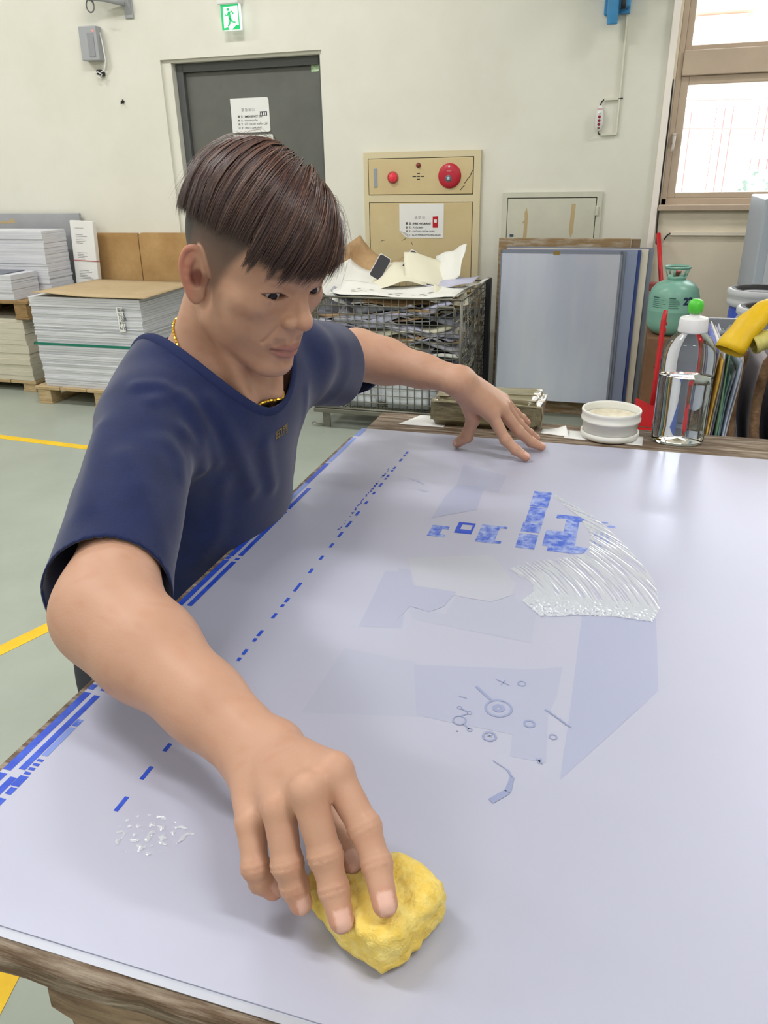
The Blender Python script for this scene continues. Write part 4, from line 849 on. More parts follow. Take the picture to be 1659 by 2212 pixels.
drum(.475, 2.98, 0, .935, .100, 'blue ink drum with grey lid just behind the yellow glove')
# rack of folders and boards behind the table
rk = empty('file_rack', (.55, 2.0, 0), label='low grey rack holding folders and boards behind the table', category='rack')
M_rk = mat('rack_grey', rgb(132, 136, 146), .5)
MB().bbox(.15, 1.2, 1.72, 2.35, .66, .70, .004).build('shelf', M_rk, rk)
for x, y in ((.17, 1.74), (1.16, 1.74), (.17, 2.30), (1.16, 2.30)): MB().bbox(x, x+.035, y, y+.035, 0, .66, .003).build('leg', M_rk, rk)
MB().bbox(.15, 1.2, 2.335, 2.35, .70, 1.0, .003).build('back_panel', M_rk, rk)
MB().bbox(.75, .765, 1.72, 2.34, .70, .98, .003).build('divider', M_rk, rk)
r = random.Random(5)
fcols = [(rgb(232, 232, 240), 'white'), (rgb(120, 130, 200), 'periwinkle'), (rgb(238, 236, 230), 'off-white'), (rgb(228, 182, 84), 'amber'), (rgb(226, 226, 232), 'pale grey'), (rgb(206, 206, 224), 'lilac'), (rgb(120, 156, 130), 'green'), (rgb(150, 196, 190), 'mint'), (rgb(196, 200, 212), 'silver grey'), (rgb(190, 200, 224), 'ice blue'), (rgb(222, 222, 228), 'pearl white')]
hts = [1.0, 1.015, 1.018, .99, 1.01, 1.013, 1.005, .95, .96, .985, .995]
for i, (c, nm) in enumerate(fcols):
    x = .190+.0055*i; lean = .004+.010*(i/10); y0 = 1.86+.012*(i % 3)
    o = empty('paper_folder', (x, y0, .7), label=f'{nm} paper folder standing upright in the rack behind the bottle', category='folder')
    P = []
    for q in range(9):
        z = .702+(hts[i]-.702)*q/8; P.append([(x+lean*q/8+.004*math.sin(q*.7+i)*(q/8), y0+.004*math.sin(q+i), z), (x+lean*q/8+.003*math.sin(q*.9+i)+.004, y0+.30, z)])
    b = MB(); b.grid(P); so_ = b.build('folder_sheet', mat('folder_'+nm.replace(' ', '_').replace('-', '_'), c, .7), o); solidify(so_, .0022, 0)
    b = MB(); b.bbox(x-.003, x+.003, y0-.006, y0+.30, .701, .805, .0015, Matrix.Translation((lean*.12, 0, 0))); b.build('sleeve', mat('sleeve_navy' if i % 2 else 'sleeve_blue', rgb(32, 42, 80) if i % 2 else rgb(60, 90, 170), .5), o)
# frayed brown edged boards
M_bark = mat('frayed_board_edge', rgb(158, 126, 96), .85, col2=rgb(112, 84, 62), scale=30, detail=8, bump=.5)
M_bface = mat('frayed_board_face', rgb(200, 196, 200), .75, col2=rgb(176, 168, 172), scale=6)
for x, w_, z1, lab in ((.284, .020, 1.00, 'frayed brown edged board standing next to the folders'), (.336, .022, .99, 'second frayed brown edged board standing in the rack'), (.392, .022, .985, 'third frayed brown edged board standing in the rack'), (.450, .024, .98, 'frayed brown edged board standing furthest from the folders')):
    o = empty('blanket_board', (x, 1.93, .7), label=lab, category='board'); P = []
    rr_ = random.Random(int(x*1000))
    b = MB(); e = MB(); rows = []; rows2 = []
    for q in range(25):
        z = .702+(z1-.702)*q/24; xo = x-.030*math.sin(q/24*2.4)+.006*(q/24); sw = .5 if q == 24 else 1
        yy = 1.90+.02*(q/24)**2+rr_.uniform(-.002, .002)
        ring_ = [(xo-w_/2*sw, yy+.004, z), (xo-w_/2*.6*sw, yy-.003+rr_.uniform(-.002, .002), z), (xo+w_/2*.6*sw, yy-.003+rr_.uniform(-.002, .002), z), (xo+w_/2*sw, yy+.004, z)]
        rows.append(ring_); rows2.append([ring_[0], (xo-w_/2*sw, yy+.33, z)]+[(xo+w_/2*sw, yy+.33, z), ring_[3]])
    e.grid(rows); e.build('frayed_edge', M_bark, o); b.grid(rows2); b.build('board_face', M_bface, o)
# gloves hanging over the rack edge
def glove(name, m, a, b_, c, r0, label, flat_=.42, opening=True):
    o = empty(name, (c[0], c[1], c[2]), label=label, category='glove')
    pts = []; N = 16
    for q in range(N+1):
        t = q/N; p = (1-t)**2*np.array(a)+2*t*(1-t)*np.array(b_)+t*t*np.array(c); pts.append(p)
    rad = [r0*(1.0-.20*q/N+.05*math.sin(q*1.3)) for q in range(N+1)]
    bb = MB(); bb.tube(pts, rad, 20, flat=flat_); bb.f = [f_ for f_ in bb.f if len(f_) == 4]; bb.sm = [True]*len(bb.f)
    so_ = bb.build('cuff', m, o); solidify(so_, .0016, -1)
    d_ = pts[-1]-pts[-2]; d_ /= np.linalg.norm(d_); sd = np.cross(d_, [0, 0, 1.0]); sd /= np.linalg.norm(sd)
    pm = MB(); pm.tube([pts[-1]-d_*.02, pts[-1]+d_*.04, pts[-1]+d_*.09], [r0*.82, r0*.95, r0*.85], 16, flat=.4); pm.build('palm', m, o)
    for kf in range(4):
        s0 = pts[-1]+d_*.085+sd*(kf-1.5)*r0*.42; fg = MB(); fg.tube([s0, s0+d_*.035+sd*(kf-1.5)*.004, s0+d_*.065+np.array([0, 0, -.012])], [.012, .012, .008], 10); fg.build('finger', m, o)
    th = MB(); th.tube([pts[-1]+d_*.03+sd*r0*.7, pts[-1]+d_*.06+sd*r0*1.2, pts[-1]+d_*.085+sd*r0*1.4], [.013, .012, .008], 10); th.build('thumb', m, o)
    return o
M_yg = mat('yellow_rubber', rgb(232, 192, 18), .5, col2=rgb(220, 176, 10), scale=20)
M_pg = mat('pale_yellow_rubber', rgb(216, 208, 128), .45, col2=rgb(206, 196, 108), scale=16, trans=.1)
glove('rubber_glove', M_yg, (.213, 1.765, 1.030), (.262, 1.80, 1.120), (.315, 1.86, 1.115), .036, 'bright yellow rubber glove with its open cuff pointing at the bottle', .62)
glove('rubber_glove', M_pg, (.258, 1.775, 1.045), (.285, 1.78, 1.055), (.335, 1.80, 1.075), .030, 'pale yellow rubber glove lying below the bright yellow one', .7)
# things that carry the gloves: a bar on the rack
b = MB(); b.tube([(.20, 1.845, 1.052), (1.18, 1.845, 1.052)], .006, 8); 
for x in (.50, 1.18): b.tube([(x, 1.845, 1.052), (x, 1.845, .70)], .006, 8)
b.build('hanging_bar', M_rk, rk)
b = MB(); P = [[(.300, 1.80, 1.085), (.36, 1.80, 1.095)], [(.305, 1.90, 1.10), (.40, 1.90, 1.115)]]; b.grid(P); o_ = b.build('paper_slip', M_paper); solidify(o_, .001); tag(o_, 'white paper slip tucked between the two rubber gloves', 'paper')

# ------------------------------------------------------------------ outside the window
M_og = mat('outside_paving', rgb(214, 208, 200), .9)
MB().box(-30, 40, YW+.4, 60, -.4, -.3).build('ground_outside', M_og, kind='structure')
def house(name, x0, x1, y, h, c, label, nf, nw, winc=rgb(150, 140, 138)):
    o = empty(name, ((x0+x1)/2, y, -.3), label=label, category='building')
    MB().bbox(x0, x1, y, y+4, -.3, h, .02).build('wall', mat('facade_'+str(len(MATS)), c, .9), o)
    mw = mat('outside_window', winc, .5)
    for i in range(nf):
        for j in range(nw):
            xa = x0+(x1-x0)*(j+.2)/nw; xb = x0+(x1-x0)*(j+.8)/nw; za = -.1+(h+.1)*(i+.3)/nf; zb_ = -.1+(h+.1)*(i+.75)/nf
            f_ = MB().bbox(xa, xb, y-.05, y+.01, za, zb_, .01).build('window', mat('outside_frame', rgb(225, 215, 205), .8), o)
            MB().box(xa+.06, xb-.06, y-.06, y-.04, za+.06, zb_-.06).build('pane', mw, f_)
            for q in range(3): MB().box(xa+(xb-xa)*q/3, xa+(xb-xa)*q/3+.012, y-.14, y-.12, za, zb_).build('bar', mat('outside_bar', rgb(150, 70, 66), .6), f_)
    MB().bbox(x0-.1, x1+.1, y-.3, y+4, h, h+.15, .02).build('roof', mat('outside_roof', rgb(170, 120, 110), .8), o)
    return o
house('town_house', .3, 2.3, 16, 3.0, rgb(236, 222, 212), 'pale pink house seen through the window, low roof', 1, 3)
house('town_house', 2.6, 5.4, 19, 4.4, rgb(244, 232, 196), 'cream house with barred windows seen through the window', 2, 3)
house('town_house', .9, 2.1, 24, 4.7, rgb(240, 214, 206), 'pinkish tall house far behind the window with reddish roof', 2, 2)
o = empty('shop_banner', (2.2, 13, 1.2), label='cream banner with red patches across the street', category='banner')
MB().bbox(1.35, 2.35, 13, 13.04, 1.40, 1.62, .005).build('banner_cloth', mat('banner_cream', rgb(250, 236, 190), .8), o)
for q in range(4): MB().bbox(1.44+.22*q, 1.58+.22*q, 12.985, 13.0, 1.43, 1.58, .004).build('banner_patch', mat('banner_red', rgb(226, 150, 140), .8), o)
for x, lab in ((1.0, 'leafy green hedge block across the street behind a low wall'),):
    lumpy('street_hedge', 1.15, 2.25, 12.3, 12.9, .55, 1.25, mat('hedge_green', rgb(86, 100, 92), .9, col2=rgb(190, 196, 190), scale=9, detail=6, thr=(.45, .6)), .06, 5, cuts=6, freq=3, rnd=.12)
    tag(bpy.context.scene.objects['street_hedge'], lab, 'hedge')
MB().bbox(.5, 4.5, 12.0, 12.25, -.3, .55, .02).build('wall_street', mat('street_wall', rgb(236, 230, 222), .9), kind='structure')
for i, (z, s_) in enumerate(((2.25, .02), (1.95, .05), (1.72, -.03))):
    b = MB(); b.tube([(-.5+q*.5, 9.0, z-.06*math.sin(q/12*math.pi)+s_*q*.1) for q in range(13)], .006, 5); tag(b.build('overhead_wire', mat('wire_outside', rgb(120, 104, 100), .7)), ('upper', 'middle', 'lowest')[i]+' of the overhead wires crossing outside the window', 'wire')
    for x in (-.5, 5.5):
        pass
b = MB()
for x in (-.5, 5.5): tag(MB().tube([(x, 9.0, -.3), (x, 9.0, 3.2)], .07, 10).build('utility_pole', MATS['street_wall']), 'concrete utility pole outside carrying the wires, '+('behind the hall wall' if x < 0 else 'beyond the window'), 'pole')
# ------------------------------------------------------------------ the man: signed distance field, meshed as one continuous body
HO = np.array([-.4579, .9134, 1.2828])
HF = np.array([.82714, -.38378, -.41055]); HL = np.array([.41476, .90981, -.01488]); HU = np.array([.37923, -.15797, .91172])
HB = np.stack([HF, HL, HU], 1)
def h2w(p): return HO + HB @ np.array(p, float)
V3 = lambda *a: np.array(a, float)
SR, ER, WR = V3(-.546, .780, 1.116), V3(-.4450, .5230, 1.0165), V3(-.236, .4187, .9825)
SL, EL, WL = V3(-.490, 1.120, 1.124), V3(-.482, 1.370, 1.078), V3(-.2654, 1.2853, 1.0605)
NB = V3(-.562, .952, 1.128)
LH = dict(index=[(-.2098, 1.303, .9985), (-.1823, 1.296, .9562), (-.163, 1.293, .9397), (-.1443, 1.2914, .929)],
          middle=[(-.1957, 1.322, 1.0037), (-.1659, 1.335, .9610), (-.1421, 1.346, .9384), (-.1238, 1.3521, .929)],
          ring=[(-.1933, 1.342, 1.0055), (-.1688, 1.365, .9645), (-.1512, 1.383, .9425), (-.139, 1.3936, .931)],
          pinky=[(-.198, 1.360, 1.0105), (-.1794, 1.385, .9795), (-.1674, 1.398, .9655), (-.1585, 1.405, .9560)],
          thumb=[(-.2560, 1.295, 1.0350), (-.2452, 1.318, .9822), (-.2569, 1.322, .9477), (-.2761, 1.3326, .930)])
RH = dict(index=[(-.1602, .3803, 1.0202), (-.1326, .3616, .9956), (-.1200, .3476, .9815), (-.1091, .3298, .9690)],
          middle=[(-.1715, .3600, 1.0193), (-.1540, .3420, .9850), (-.1450, .3320, .9680), (-.1360, .3205, .9560)],
          ring=[(-.1920, .3558, 1.0025), (-.1800, .3370, .9740), (-.1745, .3335, .9600), (-.1690, .3300, .9490)],
          pinky=[(-.2146, .3551, .9830), (-.2045, .3370, .9640), (-.2010, .3370, .9520), (-.1935, .3380, .9440)],
          thumb=[(-.2100, .4080, .9720), (-.1800, .3950, .9620), (-.1580, .3760, .9570), (-.1430, .3630, .9550)])

def smin(a, b, k):
    h = np.clip(.5+.5*(b-a)/k, 0, 1); return b+(a-b)*h-k*h*(1-h)
def smax(a, b, k): return -smin(-a, -b, k)
def cone(p, a, b, ra, rb):
    a = np.asarray(a, float); b = np.asarray(b, float); ab = b-a; t = np.clip(((p-a)@ab)/(ab@ab), 0, 1)
    q = p-a-t[:, None]*ab; return np.sqrt(np.einsum('ij,ij->i', q, q))-(ra+(rb-ra)*t)
def elli(p, c, r):
    q = (p-np.asarray(c, float)); r = np.asarray(r, float)
    a_ = q/r; b_ = a_/r; k0 = np.sqrt(np.einsum('ij,ij->i', a_, a_)); k1 = np.sqrt(np.einsum('ij,ij->i', b_, b_))+1e-9
    return k0*(k0-1)/k1
def ball(p, c, r):
    q = p-np.asarray(c, float); return np.sqrt(np.einsum('ij,ij->i', q, q))-r
def ecap(p, a, b, wdir, ra, rb, flat):
    """capsule flattened across its width direction: half width r, half thickness r*flat"""
    a = np.asarray(a, float); b = np.asarray(b, float); ab = b-a; L = np.linalg.norm(ab); ax = ab/L
    w = np.asarray(wdir, float); w = w-ax*(w@ax); w /= np.linalg.norm(w); n = np.cross(ax, w)
    q = p-a; t = np.clip(q@ax/L, 0, 1); r = ra+(rb-ra)*t; q = q-(t*L)[:, None]*ax
    e = q@ax; u = q@w; v = q@n
    k = np.sqrt((e/flat)**2*flat**2+u*u+(v/flat)**2)
    d = (k-r); return np.where(d > 0, d*(flat+(1-flat)*np.abs(u)/(np.abs(u)+np.abs(v)+1e-9)), d*flat)

# ---- head, in head coordinates (forward, side, up)
EAR_E1 = V3(-.16, 0, .987); EAR_E2 = V3(-.80, .58, -.13); EAR_E2 = EAR_E2-EAR_E1*(EAR_E1@EAR_E2); EAR_E2 /= np.linalg.norm(EAR_E2); EAR_E3 = np.cross(EAR_E1, EAR_E2)
EAR_O = V3(.000, .0725, .000)
EYE_C = V3(.0715, .0325, .0165); EYE_R = .0125
_hx = np.array([(-.001, .004), (.000, .014), (.003, .025), (.009, .0315), (.016, .0320), (.0225, .027), (.0262, .017), (.0266, .006), (.0235, -.006), (.0185, -.017), (.013, -.026), (.008, -.031)])
def _catmull(P, n=4):
    P = np.vstack([2*P[0]-P[1], P, 2*P[-1]-P[-2]]); out = []
    for i in range(1, len(P)-2):
        for k_ in range(n):
            t = k_/n; out.append(.5*((2*P[i])+(-P[i-1]+P[i+1])*t+(2*P[i-1]-5*P[i]+4*P[i+1]-P[i+2])*t*t+(-P[i-1]+3*P[i]-3*P[i+1]+P[i+2])*t**3))
    out.append(P[-2]); return np.array(out)
HELIX = _catmull(_hx, 3)
def ear(q):
    z = q-EAR_O; e = np.stack([z@EAR_E2, z@EAR_E1, z@EAR_E3], 1)
    d = elli(e, (.011, .002, .000), (.0165, .030, .0045))
    d = smin(d, elli(e, (.008, -.022, 0), (.010, .013, .0045)), .006)
    bowl = elli(e, (.0115, .004, -.0058), (.0120, .0190, .0064)); d = smax(d, -bowl, .002)
    d = smax(d, -elli(e, (.0075, -.003, -.0062), (.0078, .0110, .0066)), .002)
    for (x0, y0), (x1, y1) in zip(HELIX[:-1], HELIX[1:]): d = smin(d, cone(e, (x0, y0, -.0008), (x1, y1, -.0008), .0033, .0033), .002)
    for (x0, y0), (x1, y1) in (((.0145, .018), (.018, .012)), ((.018, .012), (.0188, .003)), ((.0188, .003), (.017, -.006)), ((.017, -.006), (.012, -.013))): d = smin(d, cone(e, (x0, y0, -.0012), (x1, y1, -.0012), .0028, .0028), .004)
    d = smin(d, elli(e, (-.001, -.004, -.001), (.0035, .005, .003)), .004)
    return d
def slit(q):
    """almond eye opening, lowered lids"""
    x = (q[:, 1]-EYE_C[1])/.0150; hh = np.clip(1-x*x, -1, 1)
    u = q[:, 2]-(EYE_C[2]-.0008+.0012*x)
    return np.maximum(np.maximum(u-.0046*hh, -u-.0042*hh), EYE_C[0]+.004-q[:, 0])
def head(P):
    q = (P-HO)@HB
    q = q.copy(); q[:, 1] = np.sqrt(q[:, 1]**2+1e-7)
    d = elli(q, (-.006, 0, .041), (.095, .0755, .086))
    d = smin(d, elli(q, (.038, 0, -.022), (.052, .060, .078)), .020)
    d = smin(d, elli(q, (.050, 0, .045), (.044, .056, .045)), .020)
    d = smin(d, elli(q, (.026, .047, -.036), (.030, .015, .036)), .020)
    d = smin(d, cone(q, (.006, .050, -.056), (.070, .017, -.090), .013, .011), .020)
    d = smin(d, elli(q, (.079, 0, -.086), (.017, .022, .017)), .016)
    d = smin(d, elli(q, (.056, .044, -.001), (.023, .019, .015)), .020)
    d = smin(d, elli(q, (.064, 0, -.050), (.030, .032, .034)), .016)
    d = smin(d, cone(q, (.0815, .012, .038), (.064, .043, .038), .0075, .0055), .016)
    d = smax(d, -elli(q, (.0965, .0330, .018), (.0120, .0165, .0095)), .010)
    d = smin(d, ball(q, EYE_C, .0142), .005)
    d = smin(d, cone(q, (.0825, .022, .0250), (.0765, .043, .0258), .0024, .0020), .006)      # fold above the upper lid
    # nose
    n_ = cone(q, (.0875, 0, .025), (.1050, 0, -.004), .0070, .0080)
    n_ = smin(n_, cone(q, (.080, 0, .022), (.091, 0, -.011), .0085, .0130), .006)
    n_ = smin(n_, ball(q, (.1075, 0, -.0100), .0105), .007)
    n_ = smin(n_, elli(q, (.0960, .0130, -.0145), (.0098, .0078, .0082)), .006)
    d = smin(d, n_, .007)
    d = smax(d, -elli(q, (.1035, .0064, -.0220), (.0060, .0033, .0045)), .002)
    # mouth
    up = np.minimum(cone(q, (.0845, .0240, -.0550), (.0935, .0100, -.0505), .0028, .0050), cone(q, (.0935, .0100, -.0505), (.0965, 0, -.0515), .0050, .0052))
    lo = np.minimum(cone(q, (.0840, .0225, -.0570), (.0925, .0100, -.0610), .0028, .0054), cone(q, (.0925, .0100, -.0610), (.0950, 0, -.0620), .0054, .0064))
    d = smin(d, up, .004); d = smin(d, lo, .004)
    g = np.minimum(cone(q, (.0880, .0250, -.0555), (.0985, .0100, -.0556), .0009, .0011), cone(q, (.0985, .0100, -.0556), (.1015, 0, -.0565), .0011, .0011))
    d = smax(d, -g, .0025)
    d = smax(d, -elli(q, (.0985, 0, -.0740), (.0065, .015, .0045)), .008)
    d = smax(d, -elli(q, (.0985, 0, -.0380), (.004, .0022, .008)), .005)
    d = smax(d, -cone(q, (.0895, .022, -.024), (.080, .033, -.048), .0004, .0004), .005)   # cheek fold
    d = smin(d, grouped(q, ear, V3(-.010, .082, 0), .042, .012), .004)
    s_ = np.maximum(slit(q), -(ball(q, EYE_C, EYE_R-.0006)))
    d = smax(d, -s_, .0008)
    return d
def neckd(P):
    d = ecap(P, h2w((-.022, 0, -.03)), NB, HL, .059, .064, .95)
    for s_ in (-1, 1):
        d = smin(d, cone(P, h2w((-.015, .056*s_, -.028)), V3(-.458, .915, 1.118)+V3(.02, .08, 0)*s_*.35, .012, .010), .018)
    d = smin(d, cone(P, h2w((.030, 0, -.088)), V3(-.462, .918, 1.125), .014, .010), .030)
    return d
def hand(P, H, W, E, side):
    mcp = {k_: np.array(v[0]) for k_, v in H.items()}
    d = None
    rad = dict(index=.0125, middle=.0125, ring=.0118, pinky=.0108)
    wd = mcp['index']-mcp['pinky']; wd /= np.linalg.norm(wd)
    offs = dict(index=.014, middle=.005, ring=-.005, pinky=-.014)
    for k_ in ('index', 'middle', 'ring', 'pinky'):
        c = cone(P, W+wd*offs[k_], mcp[k_], .0165, rad[k_]); d = c if d is None else smin(d, c, .012)
    cm = np.array(H['thumb'][0]); d = smin(d, cone(P, W+wd*.016, cm, .017, .016), .012); d = smin(d, cone(P, cm, H['thumb'][1], .0165, .0125), .012)
    d = smin(d, cone(P, cm, mcp['index'], .012, .008), .014)
    fs = 1.13 if side < 0 else 1.05; fr = dict(index=(.0112, .0098, .0088, .0078), middle=(.0112, .0100, .0088, .0078), ring=(.0108, .0094, .0084, .0075), pinky=(.0098, .0084, .0076, .0068), thumb=(.0125, .0120, .0112, .0090)); fr = {k_: tuple(x*fs for x in v) for k_, v in fr.items()}
    for k_, J in H.items():
        J = [np.array(j) for j in J]; r = fr[k_]; f = None
        for i in range(3):
            if k_ == 'thumb' and i == 0: continue
            c = cone(P, J[i], J[i+1], r[i]*.97, r[i+1]*.94); f = c if f is None else smin(f, c, .0025)
            if i > 0: f = smin(f, ball(P, J[i], r[i]*1.02), .003)
            if i > 0:
                s_ = (P-J[i])@((J[i+1]-J[i-1])/np.linalg.norm(J[i+1]-J[i-1])); f = f+.00045*np.cos(s_*1570)*np.exp(-(s_/.0050)**2)
        d = smin(d, f, .0035)
    return d
def arms(P):
    def arm(S, E, W, wdir, m=1.0):
        d = cone(P, S, E, .044, .0405*m)
        a = E+(W-E)*.30
        f_ = smin(cone(P, E, a, .0400*m, .0440*m), cone(P, a, E+(W-E)*.68, .0440*m, .0330*m), .02)
        f_ = smin(f_, ecap(P, E+(W-E)*.66, W, wdir, .0335, .0285, .80), .014); d = smin(d, f_, .050)
        return d
    dr = arm(SR, ER, WR, np.array(RH['index'][0])-np.array(RH['pinky'][0])); dl = arm(SL, EL, WL, np.array(LH['index'][0])-np.array(LH['pinky'][0]), .90)
    return np.minimum(dr, dl)
def elli2(P, c, ax, ra, rb):
    ax = ax/np.linalg.norm(ax); q = P-c; u = q@ax; v = np.linalg.norm(q-u[:, None]*ax, axis=1)
    k0 = np.sqrt((u/ra)**2+(v/rb)**2); k1 = np.sqrt((u/ra**2)**2+(v/rb**2)**2)+1e-9; return k0*(k0-1)/k1
SHW = SL-SR; SHW /= np.linalg.norm(SHW)
def trunk(P):
    d = ecap(P, V3(-.565, .957, 1.06), V3(-.655, .94, .90), SHW, .135, .135, .52)
    d = smin(d, cone(P, SR, NB+V3(-.02, -.015, -.012), .050, .050), .05); d = smin(d, cone(P, SL, NB+V3(-.02, .015, -.012), .050, .050), .05)
    d = smin(d, cone(P, V3(-.515, .86, 1.110), V3(-.475, 1.02, 1.116), .012, .012), .03)
    return d
def grouped(P, f, c, r, pad=.03):
    d = np.linalg.norm(P-c, axis=1)-r; out = d+pad*.5; m_ = d < pad
    if m_.any(): out[m_] = f(P[m_])
    return out
def body_sdf(P):
    d = smin(trunk(P), arms(P), .03)
    d = smin(d, neckd(P), .035)
    hc = h2w((.0, 0, .012)); d = smin(d, grouped(P, head, hc, .150), .010)
    d = smin(d, grouped(P, lambda p: hand(p, LH, WL, EL, 1), V3(-.205, 1.33, .985), .125), .012)
    d = smin(d, grouped(P, lambda p: hand(p, RH, WR, ER, -1), V3(-.175, .365, .975), .115), .012)
    return d

def surface_nets(f, xs, ys, zs, B=5):
    nx, ny, nz = len(xs), len(ys), len(zs)
    G = np.full((nx, ny, nz), 1.0, np.float32)
    bx, by, bz = [(list(range(0, n-1, B))) for n in (nx, ny, nz)]
    cen = []; ids = []; hd = []
    for i in bx:
        i1 = min(i+B, nx-1)
        for j in by:
            j1 = min(j+B, ny-1)
            for k_ in bz:
                k1 = min(k_+B, nz-1)
                cen.append(((xs[i]+xs[i1])/2, (ys[j]+ys[j1])/2, (zs[k_]+zs[k1])/2)); ids.append((i, i1, j, j1, k_, k1))
                hd.append(.5*math.sqrt((xs[i1]-xs[i])**2+(ys[j1]-ys[j])**2+(zs[k1]-zs[k_])**2))
    cen = np.array(cen); hd = np.array(hd); dc = f(cen)
    act = np.abs(dc) < hd*1.15+.003
    for q in np.nonzero(~act)[0]:
        if dc[q] < 0:
            i, i1, j, j1, k_, k1 = ids[q]; G[i:i1+1, j:j1+1, k_:k1+1] = -1.0
    sel = [ids[q] for q in np.nonzero(act)[0]]
    for c0 in range(0, len(sel), 1500):
        pts = []; shp = []
        for (i, i1, j, j1, k_, k1) in sel[c0:c0+1500]:
            X, Y, Z = np.meshgrid(xs[i:i1+1], ys[j:j1+1], zs[k_:k1+1], indexing='ij'); pts.append(np.stack([X.ravel(), Y.ravel(), Z.ravel()], 1)); shp.append(X.shape)
        d = f(np.concatenate(pts)); o = 0
        for (i, i1, j, j1, k_, k1), s_ in zip(sel[c0:c0+1500], shp):
            n = s_[0]*s_[1]*s_[2]; G[i:i1+1, j:j1+1, k_:k1+1] = d[o:o+n].reshape(s_); o += n
    S = G < 0
    cnt = np.zeros((nx-1, ny-1, nz-1), np.uint8)
    for a in (0, 1):
        for b in (0, 1):
            for c in (0, 1): cnt += S[a:nx-1+a, b:ny-1+b, c:nz-1+c]
    cells = np.argwhere((cnt > 0) & (cnt < 8)); n = len(cells)
    vid = np.full((nx-1, ny-1, nz-1), -1, np.int32); vid[cells[:, 0], cells[:, 1], cells[:, 2]] = np.arange(n)
    acc = np.zeros((n, 3)); w = np.zeros(n)
    cor = [(a, b, c) for a in (0, 1) for b in (0, 1) for c in (0, 1)]
    val = {c: G[cells[:, 0]+c[0], cells[:, 1]+c[1], cells[:, 2]+c[2]].astype(float) for c in cor}
    pos = {c: np.stack([xs[cells[:, 0]+c[0]], ys[cells[:, 1]+c[1]], zs[cells[:, 2]+c[2]]], 1) for c in cor}
    for c in cor:
        for ax in range(3):
            if c[ax] == 0:
                e = list(c); e[ax] = 1; e = tuple(e); m_ = (val[c] < 0) != (val[e] < 0)
                t = np.where(m_, val[c]/(val[c]-val[e]+1e-12), 0); t = np.clip(t, 0, 1)
                acc += m_[:, None]*(pos[c]+(pos[e]-pos[c])*t[:, None]); w += m_
    V = acc/w[:, None]
    F = []
    for ax in range(3):
        a0 = [slice(None)]*3; a1 = [slice(None)]*3; a0[ax] = slice(0, -1); a1[ax] = slice(1, None)
        s0, s1 = S[tuple(a0)], S[tuple(a1)]; E = np.argwhere(s0 != s1)
        o1, o2 = [(1, 2), (2, 0), (0, 1)][ax]
        ok = (E[:, o1] > 0) & (E[:, o2] > 0) & (E[:, o1] < (nx, ny, nz)[o1]-1) & (E[:, o2] < (nx, ny, nz)[o2]-1); E = E[ok]
        q = []
        for d1, d2 in ((-1, -1), (0, -1), (0, 0), (-1, 0)):
            I = E.copy(); I[:, o1] += d1; I[:, o2] += d2; q.append(vid[I[:, 0], I[:, 1], I[:, 2]])
        q = np.stack(q, 1); inside0 = s0[E[:, 0], E[:, 1], E[:, 2]]
        q[~inside0] = q[~inside0][:, ::-1]; F.append(q[(q >= 0).all(1)])
    return V, np.concatenate(F)
TET = np.array([(1, 1, 1), (1, -1, -1), (-1, 1, -1), (-1, -1, 1)], float)/math.sqrt(3)
def sdf_grad(f, V, h):
    g = np.zeros_like(V)
    for t in TET: g += t*f(V+t*h)[:, None]
    return g*(3/4)/h
def settle(f, V, it=2, h=.0008, lim=.003):
    for _ in range(it):
        g = sdf_grad(f, V, h); d = f(V); s_ = d/np.maximum((g*g).sum(1), .15); s_ = np.clip(s_, -lim, lim); V = V-g*s_[:, None]*.9
    return V
def axis(*segs):
    """segs: (start, step) ... end"""
    out = []
    for (a, h), (b, _) in zip(segs[:-1], segs[1:]):
        n = max(1, int(round((b-a)/h))); out += list(a+(b-a)*np.arange(n)/n)
    return np.array(out+[segs[-1][0]])
BX = axis((-.82, .006), (-.585, .0028), (-.562, .0018), (-.350, .0040), (-.285, .0019), (-.100, .004), (-.092, 0))
BY = axis((.300, .0019), (.428, .0050), (.825, .0018), (1.035, .0045), (1.270, .0019), (1.415, .005), (1.43, 0))
BZ = axis((.88, .005), (.920, .0019), (1.055, .0030), (1.160, .0018), (1.420, 0))
bV, bF = surface_nets(body_sdf, BX, BY, BZ)
bV = settle(body_sdf, bV, 1); _n = np.linalg.norm(bV-h2w((.06, 0, -.01)), axis=1) < .075; bV[_n] = settle(body_sdf, bV[_n], 1)
def np_mesh(name, V, F, smooth=True):
    me = bpy.data.meshes.new(name); me.vertices.add(len(V)); me.vertices.foreach_set('co', V.astype(np.float32).ravel())
    k_ = F.shape[1]; me.loops.add(F.size); me.loops.foreach_set('vertex_index', F.astype(np.int32).ravel())
    me.polygons.add(len(F)); me.polygons.foreach_set('loop_start', np.arange(0, F.size, k_, dtype=np.int32)); me.polygons.foreach_set('loop_total', np.full(len(F), k_, np.int32))
    me.polygons.foreach_set('use_smooth', np.full(len(F), smooth)); me.update(calc_edges=True); me.validate()
    return me
def paint(me, col):
    a = me.color_attributes.new('tone', 'FLOAT_COLOR', 'POINT'); c = np.ones((len(col), 4), np.float32); c[:, :3] = col; a.data.foreach_set('color', c.ravel())
